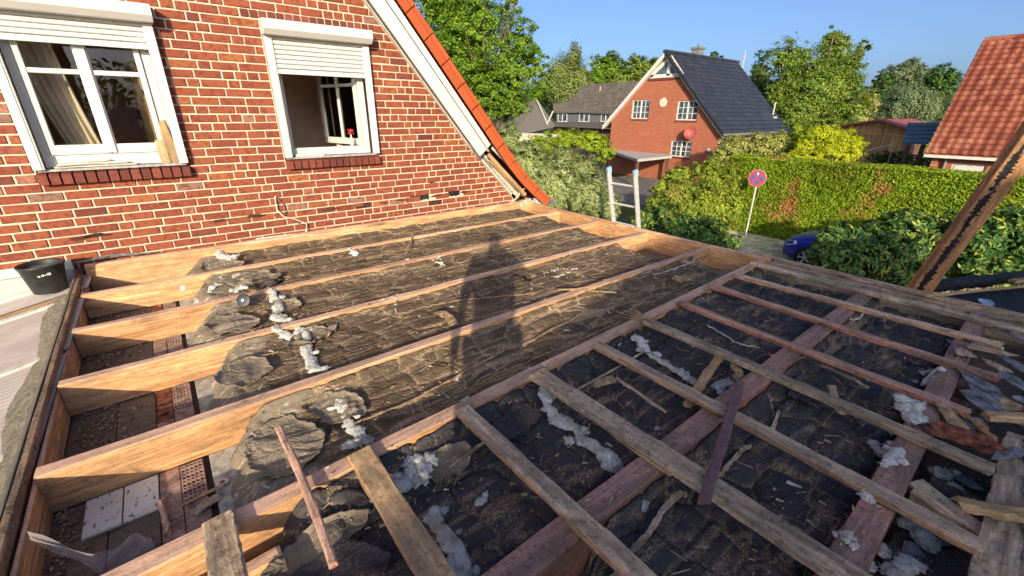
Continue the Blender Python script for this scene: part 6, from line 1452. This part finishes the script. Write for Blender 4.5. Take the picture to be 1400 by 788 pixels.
veg('shrub', 'yellowish shrubs in front of the shed under the orange roof', 'shrub', 'leaf_varieg', 44, [(1190, 140, 16, 22), (1178, 160, 20, 16)], 4500, .22, 513, trunk=False)
veg('deciduous_tree', 'broad green tree mass rising behind the left end of the grey roof', 'tree', 'leaf_tree', 76, [(752, 118, 22, 24), (738, 132, 20, 18), (800, 122, 30, 14), (765, 126, 20, 12)], 20000, .4, 514, tr=.25)
veg('deciduous_tree', 'green tree crowns filling the gap behind the grey roof ridge', 'tree', 'leaf_birch', 70, [(905, 100, 20, 16), (850, 120, 34, 12), (890, 120, 26, 12)], 12000, .36, 515, tr=.25)
# shrubs
veg('olive_shrub', 'big silvery grey-green willow-leaved shrub beside the ladder', 'shrub', 'leaf_olive', 15.5, [(762, 245, 48, 40), (722, 222, 34, 34), (802, 262, 34, 38), (745, 270, 44, 30), (795, 232, 28, 26), (698, 192, 18, 26), (830, 285, 26, 26), (770, 215, 20, 16)], 60000, .19, 520, trunk=False, cl=.13, aspect=.2, up=.1, shell=.5)
veg('lime_hedge', 'bright lime green hedge top in front of the grey house', 'hedge', 'leaf_lime', 27, [(742, 195, 30, 17), (775, 191, 34, 15), (808, 193, 28, 14), (828, 208, 20, 14)], 22000, .12, 521, trunk=False, cl=.16)
veg('mixed_shrub', 'mixed yellow-green shrub at the back of the yard', 'shrub', 'leaf_mixed', 14.2, [(925, 262, 34, 26), (950, 282, 42, 30), (985, 275, 34, 36), (900, 285, 24, 24), (975, 245, 26, 22), (925, 240, 22, 16), (905, 256, 20, 14)], 38000, .095, 522, trunk=False, cl=.18)
veg('mixed_shrub', 'loose shrub with dark stems at the left end of the tall hedge', 'shrub', 'leaf_mixed', 15.8, [(1000, 285, 22, 34), (975, 235, 24, 24), (1000, 245, 18, 24), (950, 235, 18, 14)], 20000, .10, 523, trunk=False, cl=.18)
veg('dark_bush', 'dark green glossy leaved bush behind the far roof edge', 'bush', 'leaf_rhodo', 10.2, [(925, 318, 48, 26), (965, 322, 36, 26), (885, 300, 26, 18), (1000, 330, 16, 12), (905, 290, 22, 14)], 22000, .11, 524, trunk=False, cl=.2, aspect=.36)
veg('variegated_shrub', 'cream and green variegated shrub against the brick house side', 'shrub', 'leaf_varieg', 24, [(1005, 200, 30, 16), (1040, 198, 32, 18), (1066, 194, 18, 15), (985, 212, 18, 12)], 24000, .13, 525, trunk=False)
veg('conifer', 'narrow green conifer beside the golden shrub', 'conifer', 'leaf_lime', 25, [(1089, 178, 9, 18), (1087, 198, 16, 20), (1101, 190, 12, 24)], 14000, .10, 526, tr=.08, cl=.18)
veg('golden_shrub', 'large round golden yellow shrub behind the tall hedge', 'shrub', 'leaf_gold', 22.5, [(1142, 203, 40, 28), (1128, 186, 30, 16), (1165, 205, 24, 20), (1100, 200, 16, 16)], 30000, .09, 527, trunk=False, cl=.15)
veg('golden_shrub', 'low clipped golden mound in front of the large golden shrub', 'shrub', 'leaf_gold', 20.2, [(1100, 213, 28, 10), (1074, 216, 20, 7), (1116, 214, 14, 10)], 14000, .08, 528, trunk=False, cl=.12)
veg('green_hedge', 'dark green clipped hedge in front of the wooden shed', 'hedge', 'leaf_rhodo', 25, [(1205, 217, 24, 10), (1235, 218, 26, 11), (1265, 220, 20, 12)], 9000, .11, 529, trunk=False, cl=.15)
veg('variegated_shrub', 'pale yellow tufts behind the hedge beside the white window', 'shrub', 'leaf_varieg', 21, [(1250, 230, 30, 8), (1280, 225, 12, 9)], 5000, .10, 530, trunk=False)
veg('green_shrub', 'shrub between the oak and the brown shed', 'shrub', 'leaf_oak', 38, [(1170, 180, 24, 14), (1200, 176+20, 20, 12)], 5000, .2, 531, trunk=False)
veg('yellow_bush', 'bright yellow green bushes under the dark canopy', 'shrub', 'leaf_lime', 33, [(1225, 203, 24, 8), (1262, 203, 20, 8)], 4000, .16, 532, trunk=False)
# tall hedge
hg = thing('tall_hedge', 'tall clipped green hedge with brown patches behind the no stopping sign', 'hedge', (18.2, 1.2, GZ))
b = MB(); b.box(17.75, 18.9, -7.8, 8.2, GZ-.02, -.28); b.build('hedge_core', 'hedge_core_dark', hg)  # solid dark box added as core, so nothing shows through the leaves
r_ = np.random.RandomState(77); n = 120000; HT = -.06
y = r_.uniform(-8, 8.5, n); z = GZ+(HT-GZ)*r_.uniform(0, 1, n)**.9; dpt = np.abs(r_.normal(0, .10, n)); bul = .22*(fbm(y*1.1, z*1.3, 4, 4)-.47)+.10*(fbm(y*4, z*4, 9, 3)-.47)
C = np.stack([17.52+bul+dpt, y, z], 1); ot = np.tile([-1.1, 0, .2], (n, 1))
n2 = 36000; y2 = r_.uniform(-8, 8.5, n2); x2 = r_.uniform(17.5, 19.0, n2); z2 = HT+.14*(fbm(x2*1.6, y2*1.6, 12, 4)-.47)-np.abs(r_.normal(0, .06, n2))
C = np.concatenate([C, np.stack([x2, y2, z2], 1)]); ot = np.concatenate([ot, np.tile([0, 0, .8], (n2, 1))])
n3 = 9000; C = np.concatenate([C, np.stack([r_.uniform(17.5, 19, n3), 8.4-np.abs(r_.normal(0, .12, n3)), r_.uniform(GZ, HT, n3)], 1)]); ot = np.concatenate([ot, np.tile([0, 1, .2], (n3, 1))])
leafmesh('foliage', C, .085, 'leaf_hedge', hg, 78, up=.0, out=ot, aspect=.45)
# rhododendrons in front of it
def rhodo(label, blobs, dep, n, seed, size=.175): return veg('rhododendron', label, 'bush', 'leaf_rhodo', dep, blobs, n, size, seed, trunk=False, cl=.2, aspect=.32, up=.25, shell=.45, group='glossy rhododendron bushes beyond the rim')
rhodo('glossy dark green rhododendron left of the leaning post', [(1160, 352, 48, 30), (1150, 338, 34, 18), (1180, 328, 34, 20), (1135, 343, 26, 22), (1165, 325, 30, 16), (1130, 330, 18, 16), (1150, 318, 26, 14), (1122, 345, 14, 18), (1200, 345, 50, 34), (1130, 348, 26, 24), (1215, 375, 44, 26)], 9.8, 46000, 541)
rhodo('sunlit topped rhododendron behind the leaning post', [(1250, 330, 50, 32), (1290, 325, 46, 34), (1240, 305, 40, 20), (1200, 318, 36, 18), (1270, 365, 46, 30)], 10.9, 30000, 542)
rhodo('yellow tipped rhododendron at the right edge', [(1340, 325, 44, 36), (1385, 318, 40, 40), (1340, 365, 50, 26), (1400, 365, 40, 26), (1430, 330, 40, 40)], 10.0, 28000, 543)
# far wood
n = 42000; r_ = np.random.RandomState(90); px = r_.uniform(540, 1460, n); hh = 108+22*fbm(px/40, px*0, 5, 4)
py = hh+r_.uniform(0, 1, n)**1.3*(165-hh); dd = r_.uniform(92, 104, n)
d_ = (CF[None]*FPX+CR[None]*(px-700)[:, None]+CU[None]*(394-py)[:, None])/FPX; C = CAM+d_*dd[:, None]
leafmesh('far_trees', C, .75, 'leaf_dark', None, 91, kind='stuff')

n = 16000; r_ = np.random.RandomState(92); x_ = r_.uniform(-60, 60, n); hh = 7+3.0*fbm(x_/5, x_*0, 6, 4)  # unseen tree row added behind the camera to darken the window reflections
C = np.stack([x_, r_.uniform(-52, -46, n), GZ+hh*r_.uniform(0, 1, n)], 1)
leafmesh('far_trees', C, .8, 'leaf_dark', None, 93, kind='stuff')

# ================================================================== THE PHOTOGRAPHER (throws the shadow, shows in the left pane)
hd = Vector((math.cos(R(HEAD)), math.sin(R(HEAD)), 0)); rt = Vector((hd.y, -hd.x, 0))
pc = -hd*.46+rt*(-.02)
def pp(f, r_, z): return tuple(pc+hd*f+rt*r_+Vector((0, 0, z)))
per = thing('person', 'person in a light blue shirt and dark trousers holding up a phone', 'person', (pc.x, pc.y, 0))
def skin(name, nodes, edges, mat, root=0, lv=2):
    me = bpy.data.meshes.new(name); me.from_pydata([n[0] for n in nodes], edges, []); o = add_mesh(name, me, (0, 0, 0), per)
    o.location = -np.array(per.location); me.materials.append(MAT[mat])
    md = o.modifiers.new('skin', 'SKIN'); md.use_smooth_shade = True
    for i, n_ in enumerate(nodes): me.skin_vertices[0].data[i].radius = (n_[1], n_[2] if len(n_) > 2 else n_[1]); me.skin_vertices[0].data[i].use_root = i == root
    s = o.modifiers.new('sub', 'SUBSURF'); s.levels = lv; s.render_levels = lv; return o
N_ = []; E_ = []
def nd(p, r1, r2=None, par=None):
    N_.append((p, r1, r2 or r1)); 
    if par is not None: E_.append((par, len(N_)-1))
    return len(N_)-1
pel = nd(pp(0, 0, .98), .13, .10); ch = nd(pp(0, 0, 1.24), .15, .11, pel); sh0 = nd(pp(-.01, 0, 1.44), .11, .09, ch); nk = nd(pp(.01, 0, 1.55), .055, .055, sh0)
h1 = nd(pp(.03, 0, 1.62), .070, .075, nk); h2 = nd(pp(.03, 0, 1.71), .082, .095, h1); h3 = nd(pp(.015, 0, 1.785), .055, .065, h2)
hands = []
for s in (-1, 1):
    a1 = nd(pp(0, s*.19, 1.45), .06, .06, sh0)
    if s == 1: a2 = nd(pp(.08, .34, 1.24), .050, .050, a1); a3 = nd(pp(.34, .20, 1.36), .030, .030, a2); a4 = nd(pp(.405, .115, 1.40), .026, .036, a3)
    else: a2 = nd(pp(-.03, -.255, 1.17), .050, .050, a1); a3 = nd(pp(.03, -.265, .92), .032, .032, a2); a4 = nd(pp(.05, -.265, .83), .018, .036, a3)
    hands.append(a4)
    if s == 1:
        for k in range(4): f0 = nd(pp(.425, .10, 1.455-.022*k), .0085, .0085, a4); f1 = nd(pp(.44, .075-.004*k, 1.458-.022*k), .008, .008, f0); nd(pp(.432, .045-.003*(k % 2), 1.455-.022*k), .0065, .0065, f1)
        th1 = nd(pp(.385, .085, 1.42), .010, .010, a4); nd(pp(.395, .05, 1.44), .008, .008, th1)
    else:
        for k in range(4): f0 = nd(pp(.022+.020*k, -.270, .775), .0085, .0085, a4); f1 = nd(pp(.026+.020*k, -.263, .74), .008, .008, f0); nd(pp(.032+.018*k, -.250, .715+.004*(k == 0)), .0065, .0065, f1)
        th1 = nd(pp(.085, -.255, .81), .010, .010, a4); nd(pp(.10, -.24, .775), .008, .008, th1)
    l1 = nd(pp(0, s*.10, .90), .10, .10, pel); l2 = nd(pp(.02, s*.10, .50), .065, .065, l1); l3 = nd(pp(-.02, s*.11, .10), .045, .045, l2); l4 = nd(pp(.11, s*.125, .045), .035, .03, l3)
skin('body', N_, E_, 'skin')
S_ = [(pp(0, 0, .88), .215, .15), (pp(0, 0, 1.24), .215, .145), (pp(-.01, 0, 1.43), .13, .105), (pp(.0, 0, 1.50), .075, .07), (pp(0, .19, 1.44), .085, .08), (pp(.055, .29, 1.30), .082, .075), (pp(0, -.19, 1.44), .085, .08), (pp(-.025, -.24, 1.24), .080, .075)]
skin('shirt', S_, [(0, 1), (1, 2), (2, 3), (2, 4), (4, 5), (2, 6), (6, 7)], 'shirt')
T_ = [(pp(0, 0, .97), .18, .13)]; te = []
for s in (-1, 1): k = len(T_); T_ += [(pp(0, s*.10, .86), .125, .12), (pp(.02, s*.10, .50), .10, .10), (pp(-.02, s*.11, .12), .07, .07)]; te += [(0, k), (k, k+1), (k+1, k+2)]
skin('trousers', T_, te, 'trousers')
skin('hair', [(pp(-.03, 0, 1.66), .06, .075), (pp(-.01, 0, 1.745), .088, .098), (pp(.0, 0, 1.80), .06, .07)], [(0, 1), (1, 2)], 'hair')
for s in (-1, 1):
    skin('ear', [(pp(.02, s*.085, 1.655), .008, .018), (pp(.01, s*.095, 1.69), .008, .02)], [(0, 1)], 'skin', lv=1)
    skin('shoe', [(pp(-.05, s*.11, .045), .042, .045), (pp(.07, s*.125, .042), .045, .042), (pp(.17, s*.14, .032), .036, .03)], [(0, 1), (1, 2)], 'shoe')
    b = MB(); b.lathe(pp(.108, s*.032, 1.69), [(0, -.012), (.010, -.006), (.012, 0), (.010, .006), (0, .012)], 10); b.build('eye', 'white_paint', per)
skin('nose', [(pp(.105, 0, 1.70), .010, .010), (pp(.128, 0, 1.665), .014, .013)], [(0, 1)], 'skin', lv=1)
skin('mouth', [(pp(.108, -.022, 1.625), .006, .006), (pp(.114, 0, 1.624), .008, .008), (pp(.108, .022, 1.625), .006, .006)], [(0, 1), (1, 2)], 'sign_red', root=1, lv=1)
ph = thing('phone', 'black phone held up in the photographers raised hand', 'phone', pp(.44, .0, 1.39))
b = MB(); q = [pp(.44, -.075, 1.39), pp(.44, .075, 1.39), pp(.44, .075, 1.465), pp(.44, -.075, 1.465)]; b.prism(q, tuple(-hd*.009)); b.build('case', 'black_plastic', ph, bevel=.003)
b = MB(); q = [pp(.4302, -.07, 1.395), pp(.4302, .07, 1.395), pp(.4302, .07, 1.46), pp(.4302, -.07, 1.46)]; b.prism(q, tuple(-hd*.001)); b.build('screen', 'car_glass', ph)
